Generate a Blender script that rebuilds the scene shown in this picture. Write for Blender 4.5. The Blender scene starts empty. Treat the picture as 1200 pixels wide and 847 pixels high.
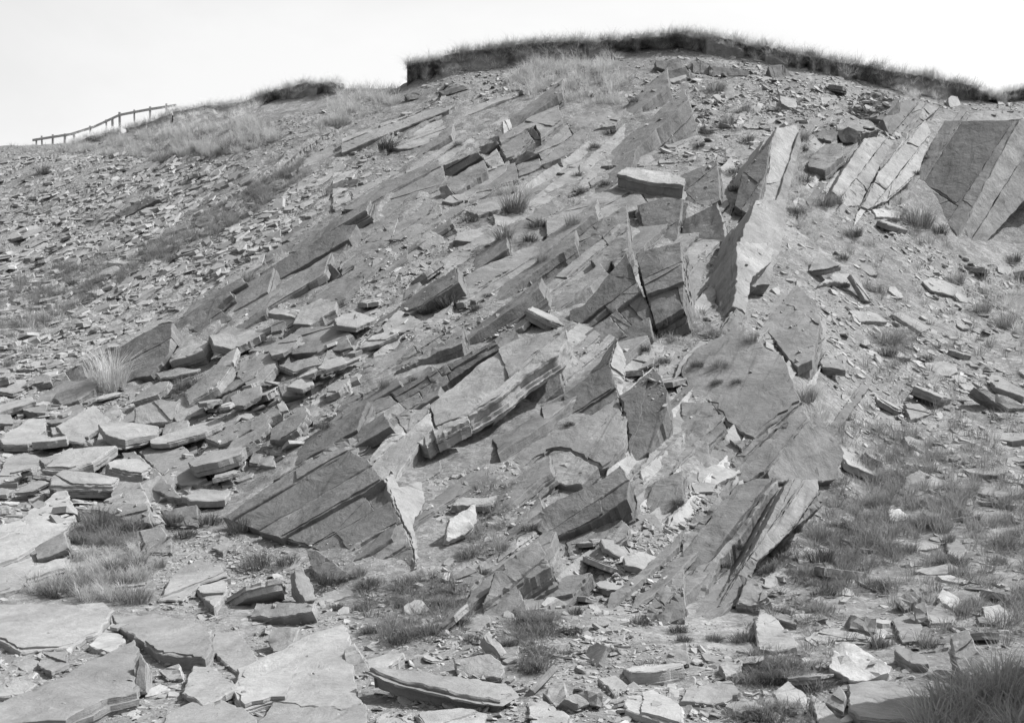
import bpy, bmesh, math, random
import numpy as np
from mathutils import Vector, Matrix
from mathutils.bvhtree import BVHTree
from mathutils.geometry import tessellate_polygon, delaunay_2d_cdt

SEED = 7
rng = np.random.default_rng(SEED)
random.seed(SEED)
S = bpy.context.scene
COL = S.collection

# ------------------------------------------------------------------ camera model
F, CX, HY = 1500.0, 600.0, 640.0          # focal length in photo pixels, centre column, horizon row
def ray(px, py):
    return Vector(((px - CX) / F, 1.0, (HY - py) / F))
def proj(p):
    return (CX + F * p[0] / p[1], HY - F * p[2] / p[1])

cam_d = bpy.data.cameras.new('camera')
cam = bpy.data.objects.new('camera', cam_d); COL.objects.link(cam)
cam.rotation_euler = (math.radians(90), 0, 0)
cam_d.sensor_fit = 'HORIZONTAL'; cam_d.sensor_width = 36.0; cam_d.lens = 36.0 * F / 1200.0
cam_d.shift_y = (HY - 423.5) / 1200.0
cam_d.clip_start = 0.1; cam_d.clip_end = 3000
S.camera = cam

# ------------------------------------------------------------------ noise
def _hash(ix, iy, iz, seed):
    h = (ix.astype(np.int64) * 374761393 + iy.astype(np.int64) * 668265263 + iz.astype(np.int64) * 2147483647 + seed * 974634757) & 0xFFFFFFFF
    h = ((h ^ (h >> 13)) * 1274126177) & 0xFFFFFFFF
    h = ((h ^ (h >> 16)) * 2246822519) & 0xFFFFFFFF
    return ((h ^ (h >> 15)) & 0xFFFFFF) / float(0xFFFFFF)
def vnoise(x, y, seed=0):
    x = np.asarray(x, float); y = np.asarray(y, float)
    ix = np.floor(x); iy = np.floor(y); fx = x - ix; fy = y - iy
    fx = fx * fx * fx * (fx * (fx * 6 - 15) + 10); fy = fy * fy * fy * (fy * (fy * 6 - 15) + 10)
    z = np.zeros_like(ix)
    a = _hash(ix, iy, z, seed); b = _hash(ix + 1, iy, z, seed); c = _hash(ix, iy + 1, z, seed); d = _hash(ix + 1, iy + 1, z, seed)
    return (a * (1 - fx) + b * fx) * (1 - fy) + (c * (1 - fx) + d * fx) * fy
def fbm(x, y, seed=0, octv=5, gain=0.5):
    s = 0; a = 1; t = 0; x = np.asarray(x, float); y = np.asarray(y, float)
    for o in range(octv):
        s = s + a * (vnoise(x, y, seed + o * 17) - 0.5); t += a; a *= gain; x = x * 2.03 + 11.3; y = y * 2.03 + 5.7
    return s / t * 2

# ------------------------------------------------------------------ materials
def new_mat(name):
    m = bpy.data.materials.new(name); m.use_nodes = True
    nt = m.node_tree; b = nt.nodes['Principled BSDF']
    b.inputs['Roughness'].default_value = 0.9
    b.inputs['Specular IOR Level'].default_value = 0.25
    return m, nt, b
def N(nt, typ, **kw):
    n = nt.nodes.new(typ)
    for k, v in kw.items():
        if k.startswith('i_'): n.inputs[k[2:].replace('_', ' ')].default_value = v
        else: setattr(n, k, v)
    return n
def noise(nt, vec, scale, detail=6, rough=0.6, dist=0.0):
    n = N(nt, 'ShaderNodeTexNoise'); n.inputs['Scale'].default_value = scale; n.inputs['Detail'].default_value = detail
    n.inputs['Roughness'].default_value = rough; n.inputs['Distortion'].default_value = dist
    nt.links.new(vec, n.inputs['Vector']); return n.outputs['Fac']
def maprange(nt, v, a, b, c, d, clamp=True):
    n = N(nt, 'ShaderNodeMapRange', clamp=clamp)
    nt.links.new(v, n.inputs['Value'])
    for k, x in zip(('From Min', 'From Max', 'To Min', 'To Max'), (a, b, c, d)): n.inputs[k].default_value = x
    return n.outputs['Result']
def math2(nt, op, a, b):
    n = N(nt, 'ShaderNodeMath', operation=op)
    for i, v in enumerate((a, b)):
        if isinstance(v, (int, float)): n.inputs[i].default_value = v
        else: nt.links.new(v, n.inputs[i])
    return n.outputs[0]
def vmul(nt, vec, s):
    n = N(nt, 'ShaderNodeVectorMath', operation='MULTIPLY'); nt.links.new(vec, n.inputs[0]); n.inputs[1].default_value = s
    return n.outputs[0]
def bump(nt, h, strength, dist, prev=None):
    n = N(nt, 'ShaderNodeBump'); n.inputs['Strength'].default_value = strength; n.inputs['Distance'].default_value = dist
    nt.links.new(h, n.inputs['Height'])
    if prev is not None: nt.links.new(prev, n.inputs['Normal'])
    return n.outputs['Normal']
def grey(nt, v):
    n = N(nt, 'ShaderNodeCombineColor')
    for i in range(3): nt.links.new(v, n.inputs[i])
    return n.outputs[0]

def slate_material(name, base, rand=0.2, lichen=0.25, streak=0.25, fine=1.0):
    m, nt, b = new_mat(name)
    tc = N(nt, 'ShaderNodeTexCoord'); oi = N(nt, 'ShaderNodeObjectInfo')
    off = N(nt, 'ShaderNodeVectorMath', operation='MULTIPLY_ADD')
    cb = N(nt, 'ShaderNodeCombineXYZ')
    for i in range(3): nt.links.new(oi.outputs['Random'], cb.inputs[i])
    nt.links.new(cb.outputs[0], off.inputs[0]); off.inputs[1].default_value = (57.0, 31.0, 73.0)
    nt.links.new(tc.outputs['Object'], off.inputs[2])
    P = off.outputs[0]
    lam = vmul(nt, P, (0.8, 0.8, 14.0))                 # laminated across the bedding
    st = vmul(nt, P, (0.5, 3.0, 1.0))
    n1 = noise(nt, P, 0.9, 7, 0.62, 0.6); n2 = noise(nt, P, 9, 6, 0.7); n3 = noise(nt, P, 55, 3, 0.6)
    nl = noise(nt, lam, 1.6, 5, 0.65, 0.3); ns = noise(nt, st, 1.3, 6, 0.65, 0.8)
    v = maprange(nt, n1, 0.3, 0.7, base * 0.7, base * 1.25)
    v = math2(nt, 'MULTIPLY', v, maprange(nt, n2, 0.25, 0.75, 0.86, 1.14))
    v = math2(nt, 'MULTIPLY', v, maprange(nt, n3, 0.25, 0.75, 0.93, 1.07))
    v = math2(nt, 'MULTIPLY', v, maprange(nt, nl, 0.3, 0.7, 0.9, 1.1))
    v = math2(nt, 'MULTIPLY', v, maprange(nt, ns, 0.56, 0.72, 1.0, 1 - streak))       # water stains
    v = math2(nt, 'MULTIPLY', v, maprange(nt, noise(nt, P, 3.1, 8, 0.75), 0.6, 0.7, 1.0, 1 + lichen))  # pale lichen and fresh spalls
    v = math2(nt, 'MULTIPLY', v, maprange(nt, oi.outputs['Random'], 0, 1, 1 - rand, 1 + rand))
    nt.links.new(grey(nt, v), b.inputs['Base Color'])
    nb = bump(nt, n2, 0.35 * fine, 0.05)
    nb = bump(nt, noise(nt, P, 2.2, 8, 0.6, 0.5), 0.5 * fine, 0.12, nb)
    nb = bump(nt, nl, 0.45, 0.05, nb)
    # thin broken sheets: stepped noise
    sn = N(nt, 'ShaderNodeMath', operation='SNAP'); nt.links.new(noise(nt, st, 0.9, 4, 0.55, 0.4), sn.inputs[0]); sn.inputs[1].default_value = 0.07
    nb = bump(nt, sn.outputs[0], 0.55, 0.18, nb)
    nt.links.new(nb, b.inputs['Normal'])
    return m

M = {}
M['bedrock'] = slate_material('bedrock_slate', 0.185, 0.24, 0.4, 0.45)
M['face'] = slate_material('shaded_rock_face', 0.17, 0.24, 0.4, 0.5)  # same slate, darker: shade put into the colour of faces turned from the sun
M['pale'] = slate_material('pale_rock_face', 0.27, 0.15, 0.2, 0.25)  # lighter slate: smooth beds, and sunlight put into the colour of right-facing sides
M['slab'] = slate_material('loose_slate', 0.25, 0.2, 0.22, 0.18, 0.8)
M['bright'] = slate_material('fresh_slate', 0.37, 0.05, 0.12, 0.15, 0.8)

# scree chips: shade by a per-chip attribute
m, nt, b = new_mat('scree_chips')
at = N(nt, 'ShaderNodeAttribute', attribute_name='tone'); geo = N(nt, 'ShaderNodeNewGeometry')
v = math2(nt, 'MULTIPLY', at.outputs['Fac'], maprange(nt, noise(nt, geo.outputs['Position'], 14, 5, 0.65), 0.3, 0.7, 0.85, 1.15))
nt.links.new(grey(nt, v), b.inputs['Base Color'])
nt.links.new(bump(nt, noise(nt, geo.outputs['Position'], 18, 5, 0.65), 0.4, 0.03), b.inputs['Normal'])
M['chips'] = m

# ground: grit and fine debris
m, nt, b = new_mat('grit_ground')
geo = N(nt, 'ShaderNodeNewGeometry'); P = geo.outputs['Position']
dv = N(nt, 'ShaderNodeVectorMath', operation='MULTIPLY_ADD')
ncol = N(nt, 'ShaderNodeTexNoise'); ncol.inputs['Scale'].default_value = 3.0; ncol.inputs['Detail'].default_value = 3; nt.links.new(P, ncol.inputs['Vector'])
nt.links.new(ncol.outputs['Color'], dv.inputs[0]); dv.inputs[1].default_value = (0.25, 0.25, 0.25); nt.links.new(P, dv.inputs[2])
def cells(scale):
    n = N(nt, 'ShaderNodeTexVoronoi'); n.inputs['Scale'].default_value = scale; nt.links.new(dv.outputs[0], n.inputs['Vector'])
    sp = N(nt, 'ShaderNodeSeparateColor'); nt.links.new(n.outputs['Color'], sp.inputs[0]); return sp.outputs[0], n.outputs['Distance']
c1, d1 = cells(4.0); c2, d2 = cells(11.0); c3, d3 = cells(28.0)
v = maprange(nt, noise(nt, P, 0.35, 6, 0.6), 0.3, 0.7, 0.165, 0.245)
v = math2(nt, 'MULTIPLY', v, maprange(nt, noise(nt, P, 2.5, 8, 0.7), 0.3, 0.7, 0.78, 1.2))
for c, w in ((c1, .10), (c2, .2), (c3, .16)): v = math2(nt, 'MULTIPLY', v, maprange(nt, c, 0, 1, 1 - w, 1 + w))
nt.links.new(grey(nt, v), b.inputs['Base Color'])
nb = bump(nt, c1, 0.35, 0.10); nb = bump(nt, c2, 0.6, 0.06, nb); nb = bump(nt, c3, 0.6, 0.03, nb)
nb = bump(nt, noise(nt, P, 5, 9, 0.7), 0.6, 0.08, nb)
nt.links.new(nb, b.inputs['Normal']); b.inputs['Roughness'].default_value = 1.0; b.inputs['Specular IOR Level'].default_value = 0.1
M['ground'] = m

m, nt, b = new_mat('peat_soil')
geo = N(nt, 'ShaderNodeNewGeometry'); P = geo.outputs['Position']
v = maprange(nt, noise(nt, P, 2.5, 8, 0.7), 0.3, 0.7, 0.18, 0.38)
nt.links.new(grey(nt, v), b.inputs['Base Color']); nt.links.new(bump(nt, noise(nt, P, 6, 8, 0.7), 0.8, 0.15), b.inputs['Normal'])
b.inputs['Roughness'].default_value = 1.0; b.inputs['Specular IOR Level'].default_value = 0.05
M['peat'] = m

def grass_material(name, lo, hi):
    m, nt, b = new_mat(name)
    at = N(nt, 'ShaderNodeAttribute', attribute_name='tone'); oi = N(nt, 'ShaderNodeObjectInfo')
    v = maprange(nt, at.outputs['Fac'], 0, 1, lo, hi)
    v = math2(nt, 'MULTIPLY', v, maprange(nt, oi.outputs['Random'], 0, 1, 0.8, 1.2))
    c = grey(nt, v); nt.links.new(c, b.inputs['Base Color'])
    b.inputs['Roughness'].default_value = 0.8
    tr = N(nt, 'ShaderNodeBsdfTranslucent'); nt.links.new(c, tr.inputs['Color'])
    mx = N(nt, 'ShaderNodeMixShader'); mx.inputs[0].default_value = 0.45
    nt.links.new(b.outputs[0], mx.inputs[1]); nt.links.new(tr.outputs[0], mx.inputs[2])
    nt.links.new(mx.outputs[0], nt.nodes['Material Output'].inputs['Surface'])
    return m
M['grass_dark'] = grass_material('dark_grass', 0.06, 0.2)
M['grass_mid'] = grass_material('dry_grass', 0.3, 0.55)
M['grass_pale'] = grass_material('bleached_grass', 0.5, 0.8)

m, nt, b = new_mat('weathered_wood')
tc = N(nt, 'ShaderNodeTexCoord')
v = maprange(nt, noise(nt, vmul(nt, tc.outputs['Object'], (8, 8, 1)), 3, 5, 0.6), 0.3, 0.7, 0.3, 0.5)
nt.links.new(grey(nt, v), b.inputs['Base Color']); M['wood'] = m

# ------------------------------------------------------------------ object helpers
def tag(o, label=None, cat=None, group=None, kind=None):
    if label: o['label'] = label
    if cat: o['category'] = cat
    if group: o['group'] = group
    if kind: o['kind'] = kind
    return o
def link(name, me, mat=None, parent=None, mw=None):
    o = bpy.data.objects.new(name, me); COL.objects.link(o)
    if mat is not None and me is not None and len(me.materials) == 0: me.materials.append(mat)
    if parent is not None: o.parent = parent
    if mw is not None: o.matrix_local = mw
    return o
def empty(name, loc):
    o = bpy.data.objects.new(name, None); COL.objects.link(o); o.location = loc; o.empty_display_size = 0.3
    return o
def np_mesh(name, V, loops, starts, totals, tone=None, smooth=False):
    me = bpy.data.meshes.new(name)
    me.vertices.add(len(V)); me.vertices.foreach_set('co', np.ascontiguousarray(V, np.float32).ravel())
    me.loops.add(len(loops)); me.loops.foreach_set('vertex_index', np.ascontiguousarray(loops, np.int32))
    me.polygons.add(len(starts)); me.polygons.foreach_set('loop_start', np.ascontiguousarray(starts, np.int32))
    me.polygons.foreach_set('loop_total', np.ascontiguousarray(totals, np.int32))
    me.polygons.foreach_set('use_smooth', np.full(len(starts), smooth))
    if tone is not None:
        a = me.attributes.new('tone', 'FLOAT', 'POINT'); a.data.foreach_set('value', np.ascontiguousarray(tone, np.float32))
    me.update(calc_edges=True); me.validate()
    return me

# ------------------------------------------------------------------ hillside: depth of the slope along each line of sight, read as real distances
COLS = np.array([-900, 0, 150, 300, 450, 600, 750, 900, 1050, 1200, 2100], float)
ROWS = {
 960: [9.5, 9.5, 9.5, 9.5, 9.5, 9.5, 9.5, 9.5, 9.5, 9.3, 9],
 847: [12.5, 12.5, 12.5, 12.3, 12, 12, 12, 12, 11.8, 11.5, 11],
 770: [14.5, 14.5, 14.5, 14.5, 14.2, 14.2, 14.2, 14.2, 14, 13.8, 13],
 700: [17.5, 17.5, 17.5, 17.3, 17, 17, 17, 17, 17, 16.5, 16],
 650: [19.5, 19.5, 19.7, 19.3, 18.2, 18.2, 18.2, 18.5, 19.2, 19, 18.5],
 600: [22, 22, 22.3, 21.5, 19.8, 19.8, 19.6, 20.1, 21.7, 21.8, 21],
 550: [25, 25, 25, 23.7, 21.5, 21.3, 21, 21.5, 24.3, 24.8, 24],
 500: [28.5, 28.5, 28, 26, 23.4, 22.9, 22.6, 23, 27, 28, 27.5],
 450: [33, 32.5, 31, 28.7, 25.8, 24.9, 24.5, 24.9, 29.7, 31.4, 31],
 400: [38, 37, 34.5, 31.5, 28.6, 27.3, 26.9, 27.3, 32.5, 35, 35],
 350: [44, 43, 39, 34.8, 31.5, 30.2, 29.6, 30.2, 35.3, 39, 39],
 300: [51, 49.5, 44, 38.7, 35, 33.6, 32.9, 33.5, 38, 42.5, 43],
 250: [60, 57, 50, 43.2, 39, 37.4, 36.5, 37.1, 40.8, 45, 46],
 200: [72, 66, 57, 48.6, 43.6, 41.7, 40.6, 41.1, 44, 47.5, 49],
 150: [82, 78, 65, 55, 48.9, 46.4, 45, 45.4, 47.5, 50.5, 52],
 100: [90, 86, 74, 63, 54.7, 51.6, 50, 50, 51.5, 54.5, 56],
}
CREST = [(-900, 185, 80), (0, 171, 74), (90, 167, 73), (130, 160, 72), (200, 137, 70), (260, 130, 68), (330, 114, 65), (400, 103, 62), (465, 103, 58.5),
         (484, 92, 58), (560, 74, 57), (640, 63, 56.5), (720, 57, 56), (800, 52, 55.5), (880, 62, 55), (960, 80, 54.5), (1040, 97, 54.5), (1120, 113, 55),
         (1170, 117, 56), (1200, 112, 57), (2100, 114, 62)]
CPX = np.array([c[0] for c in CREST], float); CPY = np.array([c[1] for c in CREST], float); CD = np.array([c[2] for c in CREST], float)
px_cols = np.concatenate([np.linspace(-900, -130, 60)[:-1], np.arange(-130, 1331, 2.4), np.linspace(1331, 2100, 60)[1:]])
d_rows = np.concatenate([[2.0, 4.0, 6.0, 8.0], np.exp(np.arange(math.log(9.2), math.log(84.0), 0.0037)), [86, 90, 96, 110, 140, 200, 320, 520]])
ys = sorted(ROWS, reverse=True)
tab = np.array([np.interp(px_cols, COLS, ROWS[y]) for y in ys])
k = np.hanning(61); k /= k.sum()
for i in range(len(ys)):
    e = np.pad(tab[i], 30, mode='edge'); tab[i] = np.convolve(e, k, 'valid')
cy = np.interp(px_cols, CPX, CPY); cd = np.interp(px_cols, CPX, CD)
Z0 = np.zeros((len(px_cols), len(d_rows)))
for i in range(len(px_cols)):
    dd, zz = [2.0, 8.0], [-1.65, -1.62]
    for j, y in enumerate(ys):
        d = tab[j, i]
        if y > cy[i] + 14 and d < cd[i] - 1.5 and d > dd[-1]:
            dd.append(d); zz.append((HY - y) / F * d)
    zc = (HY - cy[i]) / F * cd[i]
    dd += [cd[i], cd[i] + 2.5, cd[i] + 12, 700]; zz += [zc, zc + 0.25, zc - 0.6, zc - 55]
    Z0[i] = np.interp(d_rows, dd, zz)
kk = np.hanning(23); kk /= kk.sum()               # round the breaks of slope
Zs = np.apply_along_axis(lambda r: np.convolve(np.pad(r, 11, mode='edge'), kk, 'valid'), 1, Z0)
kc = np.hanning(37); kc /= kc.sum()
Zs = np.apply_along_axis(lambda r: np.convolve(np.pad(r, 18, mode='edge'), kc, 'valid'), 0, Zs)
keep = np.exp(-((d_rows[None, :] - cd[:, None]) / 1.2) ** 2)
Z0 = np.where(d_rows[None, :] > 82, Z0, Zs * (1 - keep) + Z0 * keep)
AX = (px_cols - CX) / F
X = AX[:, None] * d_rows[None, :]; Y = np.broadcast_to(d_rows[None, :], X.shape)
PXg = np.broadcast_to(px_cols[:, None], X.shape); PYg = HY - F * Z0 / Y
def inpoly(px, py, poly):
    px = np.asarray(px, float); py = np.asarray(py, float); ins = np.zeros(px.shape, bool); n = len(poly)
    for i in range(n):
        x1, y1 = poly[i]; x2, y2 = poly[(i + 1) % n]
        if y1 == y2: continue
        c = ((y1 > py) != (y2 > py)) & (px < (x2 - x1) * (py - y1) / (y2 - y1) + x1)
        ins ^= c
    return ins
h = 0.22 * fbm(X / 3.0, Y / 3.0, 3, 5) + 0.12 * fbm(X / 0.7, Y / 0.7, 9, 4)
# bedded steps of the dip slope on the left: beds run up and to the right
u = (0.894 * X - 0.447 * Y); w = (0.447 * X + 0.894 * Y)
uu = u + 0.5 * fbm(w / 6, u / 2, 21, 3) * 2
ste = uu / 1.1; saw = ste - np.floor(ste); saw = np.where(saw < .7, saw / .7, .5 + .5 * np.cos((saw - .7) / .3 * math.pi)); amp = 0.08 + 0.2 * vnoise(ste * 0.7, w / 5.0, 33)
beds = amp * (saw - 0.5)
mask = np.clip((560 - PXg - 0.5 * (PYg - 250)) / 120, 0, 1) * np.clip((470 - PYg) / 60, 0, 1) * np.clip((PYg - 120) / 40, 0.25, 1)
h = (h + beds * mask) * np.clip((d_rows[None, :] - 8) / 18, .35, 1)
near = np.clip((d_rows[None, :] - 5) / 5, 0, 1); crest_soft = 1 - 0.75 * np.exp(-((d_rows[None, :] - cd[:, None]) / 3) ** 2)
Zt = Z0 + h * near * crest_soft
nA, nD = X.shape
V = np.stack([X, Y, Zt], -1).reshape(-1, 3)
ii, jj = np.meshgrid(np.arange(nA - 1), np.arange(nD - 1), indexing='ij')
a0 = (ii * nD + jj).ravel(); quads = np.stack([a0, a0 + nD, a0 + nD + 1, a0 + 1], 1)
me = np_mesh('hillside', V, quads.ravel(), np.arange(len(quads)) * 4, np.full(len(quads), 4), smooth=False)
terrain = tag(link('hillside', me, M['ground']), kind='structure')
terrain['label'] = 'stony quarry hillside covered with slate debris'
TB = BVHTree.FromPolygons([tuple(v) for v in V.tolist()], quads.tolist())
ORG = Vector((0, 0, 0))
def hit(px, py, tree=None):
    r = ray(px, py); L = r.length
    loc, nrm, idx, dist = (tree or TB).ray_cast(ORG, r / L, 500)
    return loc, nrm
def base_z(x, y):
    a = x / y * F + CX
    i = np.searchsorted(px_cols, a) - 1; i = min(max(i, 0), nA - 2); j = min(max(np.searchsorted(d_rows, y) - 1, 0), nD - 2)
    s = (a - px_cols[i]) / (px_cols[i + 1] - px_cols[i]); t = (y - d_rows[j]) / (d_rows[j + 1] - d_rows[j])
    return (Z0[i, j] * (1 - s) + Z0[i + 1, j] * s) * (1 - t) + (Z0[i, j + 1] * (1 - s) + Z0[i + 1, j + 1] * s) * t
def slope_normal(x, y, e=0.6):
    zx = (base_z(x + e, y) - base_z(x - e, y)) / (2 * e); zy = (base_z(x, y + e) - base_z(x, y - e)) / (2 * e)
    return Vector((-zx, -zy, 1)).normalized()

# ------------------------------------------------------------------ rock builder
def area2(p): return 0.5 * sum(p[i][0] * p[(i + 1) % len(p)][1] - p[(i + 1) % len(p)][0] * p[i][1] for i in range(len(p)))
def clip_half(poly, nx, ny, c):
    out = []
    for i in range(len(poly)):
        p, q = poly[i], poly[(i + 1) % len(poly)]
        a, b2 = nx * p[0] + ny * p[1] - c, nx * q[0] + ny * q[1] - c
        if a <= 0: out.append(p)
        if (a < 0 < b2) or (b2 < 0 < a):
            t = a / (a - b2); out.append((p[0] + t * (q[0] - p[0]), p[1] + t * (q[1] - p[1])))
    return out
def densify(poly, step, amp, rg):
    out = []; n = len(poly)
    for i in range(n):
        p = np.array(poly[i]); q = np.array(poly[(i + 1) % n]); L = np.linalg.norm(q - p)
        kseg = int(max(1, min(26, round(L / step))))
        nrm = np.array([q[1] - p[1], p[0] - q[0]]) / max(L, 1e-6)
        out.append(tuple(p + rg.normal(0, amp * 0.5, 2)))
        ph = rg.uniform(0, 50)
        for s in range(1, kseg):
            t = s / kseg + rg.uniform(-.25, .25) / kseg
            o = amp * (1.3 * float(fbm(np.array([ph + t * L / (4 * step)]), np.array([0.5]), 5, 3)[0]) + rg.normal(0, .45))
            out.append(tuple(p + t * (q - p) + nrm * o * math.sin(math.pi * t) ** 0.35))
    return out
def rock_mesh(poly, t, rg, jit=0.02, relief=1.0, flakes=1, layers=None):
    """poly: outline in the slab's own plane (metres, centred); top at z=0, body below to z=-t. Laminated sides, worn edge, uneven top."""
    if area2(poly) < 0: poly = poly[::-1]
    size = math.sqrt(abs(area2(poly)))
    step = max(size / 13, 0.045); pts = densify(poly, step, jit * size, rg)
    n = len(pts); A = np.array(pts)
    prv = np.roll(A, 1, 0); nxt = np.roll(A, -1, 0); tg = nxt - prv; tg /= (np.linalg.norm(tg, axis=1, keepdims=True) + 1e-9)
    out = np.stack([tg[:, 1], -tg[:, 0]], 1)
    bv = min(0.012, 0.1 * t, 0.012 * size + 0.003) * rg.uniform(.6, 1.4)
    verts = []; faces = []
    # top surface with interior points
    top_in = A - out * bv
    npt = int(min(260, max(6, (size / max(0.09, size / 14)) ** 2)))
    lo, hi = A.min(0), A.max(0)
    cand = rg.uniform(lo, hi, (npt * 2, 2))
    ok = inpoly(cand[:, 0], cand[:, 1], [tuple(p) for p in top_in]); cand = cand[ok][:npt]
    co = [Vector(p) for p in top_in.tolist()] + [Vector(p) for p in cand.tolist()]
    try:
        r = delaunay_2d_cdt(co, [(i, (i + 1) % n) for i in range(n)], [], 1, 1e-5)
        vc, tri, orig = r[0], r[2], r[3]
    except Exception:
        vc, tri, orig = co[:n], [tuple(range(n))], [[i] for i in range(n)]
    tv = np.array([[v.x, v.y] for v in vc])
    so = rg.uniform(0, 90)
    hgt = relief * (0.02 * size ** .6 * fbm(tv[:, 0] / (size * .5) + so, tv[:, 1] / (size * .5) + so, 3, 3)
                    + 0.012 * fbm(tv[:, 0] / .35 + so, tv[:, 1] / .35, 8, 3))
    terr = fbm(tv[:, 0] / (size * .6) + so, tv[:, 1] / (size * .28), 15, 3); hgt = hgt + relief * min(.03, .1 * t) * np.round(terr * 2.5)
    mp = {}
    for i, og in enumerate(orig):
        for o in og:
            if o < n: mp[o] = i
    verts += [(tv[i, 0], tv[i, 1], hgt[i]) for i in range(len(tv))]
    faces += [tuple(f) for f in tri]; ntop = len(faces)
    top_ring = [mp.get(i) for i in range(n)]
    if any(x is None for x in top_ring):
        base = len(verts); verts += [(p[0], p[1], 0) for p in top_in.tolist()]; top_ring = [base + i for i in range(n)]
    tz = np.array([verts[i][2] for i in top_ring])
    # side rings
    rings = [(0, -bv * rg.uniform(.7, 1.3), 0)]
    nl = layers if layers is not None else int(np.clip(t / 0.07, 1, 7))
    zs = np.sort(rg.uniform(.06, .94, nl)) * t; off = 0.0
    for z in zs:
        z = max(z, bv * 1.5); rings.append((off, -z, 1)); off = rg.normal(-0.1, 1) * min(.03, .1 * t + .004, .04 * size); rings.append((off, -z - .002, 1))
    rings.append((off - .04 * t, -t, 0))
    prev = top_ring
    ang = rg.uniform(0, 50)
    for (o, z, nz) in rings:
        jn = rg.normal(0, min(.006, .02 * size + .001), n)
        wob = o * (1 + .8 * fbm(np.arange(n) / 4.0 + ang, np.full(n, z * 9.7), 4, 2))
        B = A + out * (wob + jn)[:, None]
        zz = z + (tz if z > -2.5 * bv else tz * .3) + rg.normal(0, .02 * t + .001, n) * nz * .3
        base = len(verts); verts += [(B[i, 0], B[i, 1], zz[i]) for i in range(n)]
        cur = [base + i for i in range(n)]
        for i in range(n):
            j = (i + 1) % n; faces.append((prev[i], cur[i], cur[j], prev[j]))
        prev = cur
    tess = tessellate_polygon([[Vector((verts[i][0], verts[i][1], 0)) for i in prev]])
    for f in tess: faces.append((prev[f[0]], prev[f[2]], prev[f[1]]))
    # flakes left on top
    for _ in range(flakes):
        a = rg.uniform(0, 6.283); nx, ny = math.cos(a), math.sin(a)
        pr = [p[0] * nx + p[1] * ny for p in poly]; c = min(pr) + (max(pr) - min(pr)) * rg.uniform(.25, .75)
        q = clip_half([tuple(p) for p in (A - out * (bv * 1.3 + .02 * size)).tolist()][::2], nx, ny, c)
        if len(q) < 4 or abs(area2(q)) < .05 * size * size: continue
        if area2(q) < 0: q = q[::-1]
        q = densify(q, step, jit * size * 1.2, rg); hh = rg.uniform(.01, .035) * min(1, t * 5 + .2); m2 = len(q); base = len(verts)
        verts += [(p[0], p[1], hh) for p in q] + [(p[0], p[1], -.06 * t) for p in q]
        for f in tessellate_polygon([[Vector((p[0], p[1], 0)) for p in q]]):
            tri2 = [base + f[0], base + f[1], base + f[2]]
            p0, p1, p2 = (verts[x] for x in tri2)
            if (p1[0] - p0[0]) * (p2[1] - p0[1]) - (p1[1] - p0[1]) * (p2[0] - p0[0]) < 0: tri2 = tri2[::-1]
            faces.append(tuple(tri2))
        for i in range(m2):
            j = (i + 1) % m2; faces.append((base + i, base + m2 + i, base + m2 + j, base + j))
    me = bpy.data.meshes.new('rock'); me.from_pydata(verts, [], faces); me.validate(); me.update()
    me.polygons.foreach_set('use_smooth', [i < ntop for i in range(len(me.polygons))])
    me.set_sharp_from_angle(angle=math.radians(22))
    return me

bvh_v, bvh_f = [], []
def remember(me, mw):
    b0 = len(bvh_v)
    bvh_v.extend([mw @ v.co for v in me.vertices]); bvh_f.extend([tuple(b0 + i for i in p.vertices) for p in me.polygons])

TYPES = {'T': None, 'D': (-.36, -.74, .57), 'DD': (-.5, -.8, .32), 'R': (.5, -.72, .48), 'V': (.05, -.93, .35), 'L': (-.25, -.55, .8), 'F': (0.02, -.12, .99)}
def place_poly(pp, kind, lift=0.0, pct=25, tree=None, tilt=(0, 0), nblend=0.0):
    """outline in the photo -> the same outline on a real plane that rests on the hillside. Returns (centre, normal, 3-D points, terrain gaps)."""
    c = np.mean(pp, 0)
    hc, _ = hit(c[0], c[1], tree)
    if hc is None: return None
    nt_ = slope_normal(hc.x, hc.y)
    n = nt_.copy() if TYPES[kind] is None else Vector(TYPES[kind])
    if nblend: n = n * (1 - nblend) + nt_ * nblend
    n = (n + Vector((tilt[0], tilt[1], 0))).normalized()
    rc = ray(*c)
    for _ in range(6):                                  # keep the face from being seen edge-on
        if n.dot(rc.normalized()) > -0.2: n = (n - 0.15 * rc.normalized()).normalized()
    ss = []
    for p in pp:
        hp, _ = hit(p[0], p[1], tree)
        dt = hp.y if hp is not None else hc.y
        r = ray(*p); kx = n.dot(rc) / n.dot(r)
        ss.append((dt) / kx)
    s = float(np.percentile(ss, pct)) - lift
    s = min(s, hc.y - lift + 0.6); s = max(s, hc.y - 2.5 - lift)
    P3 = []
    for p in pp:
        r = ray(*p); kx = n.dot(rc) / n.dot(r); P3.append(r * (s * kx))
    cen = sum(P3, Vector()) / len(P3)
    gaps = []
    for p3 in P3 + [cen]:
        zt = base_z(p3.x, p3.y); gaps.append((p3.z - zt) * nt_.z / max(.3, n.dot(nt_)))
    return cen, n, P3, gaps
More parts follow.
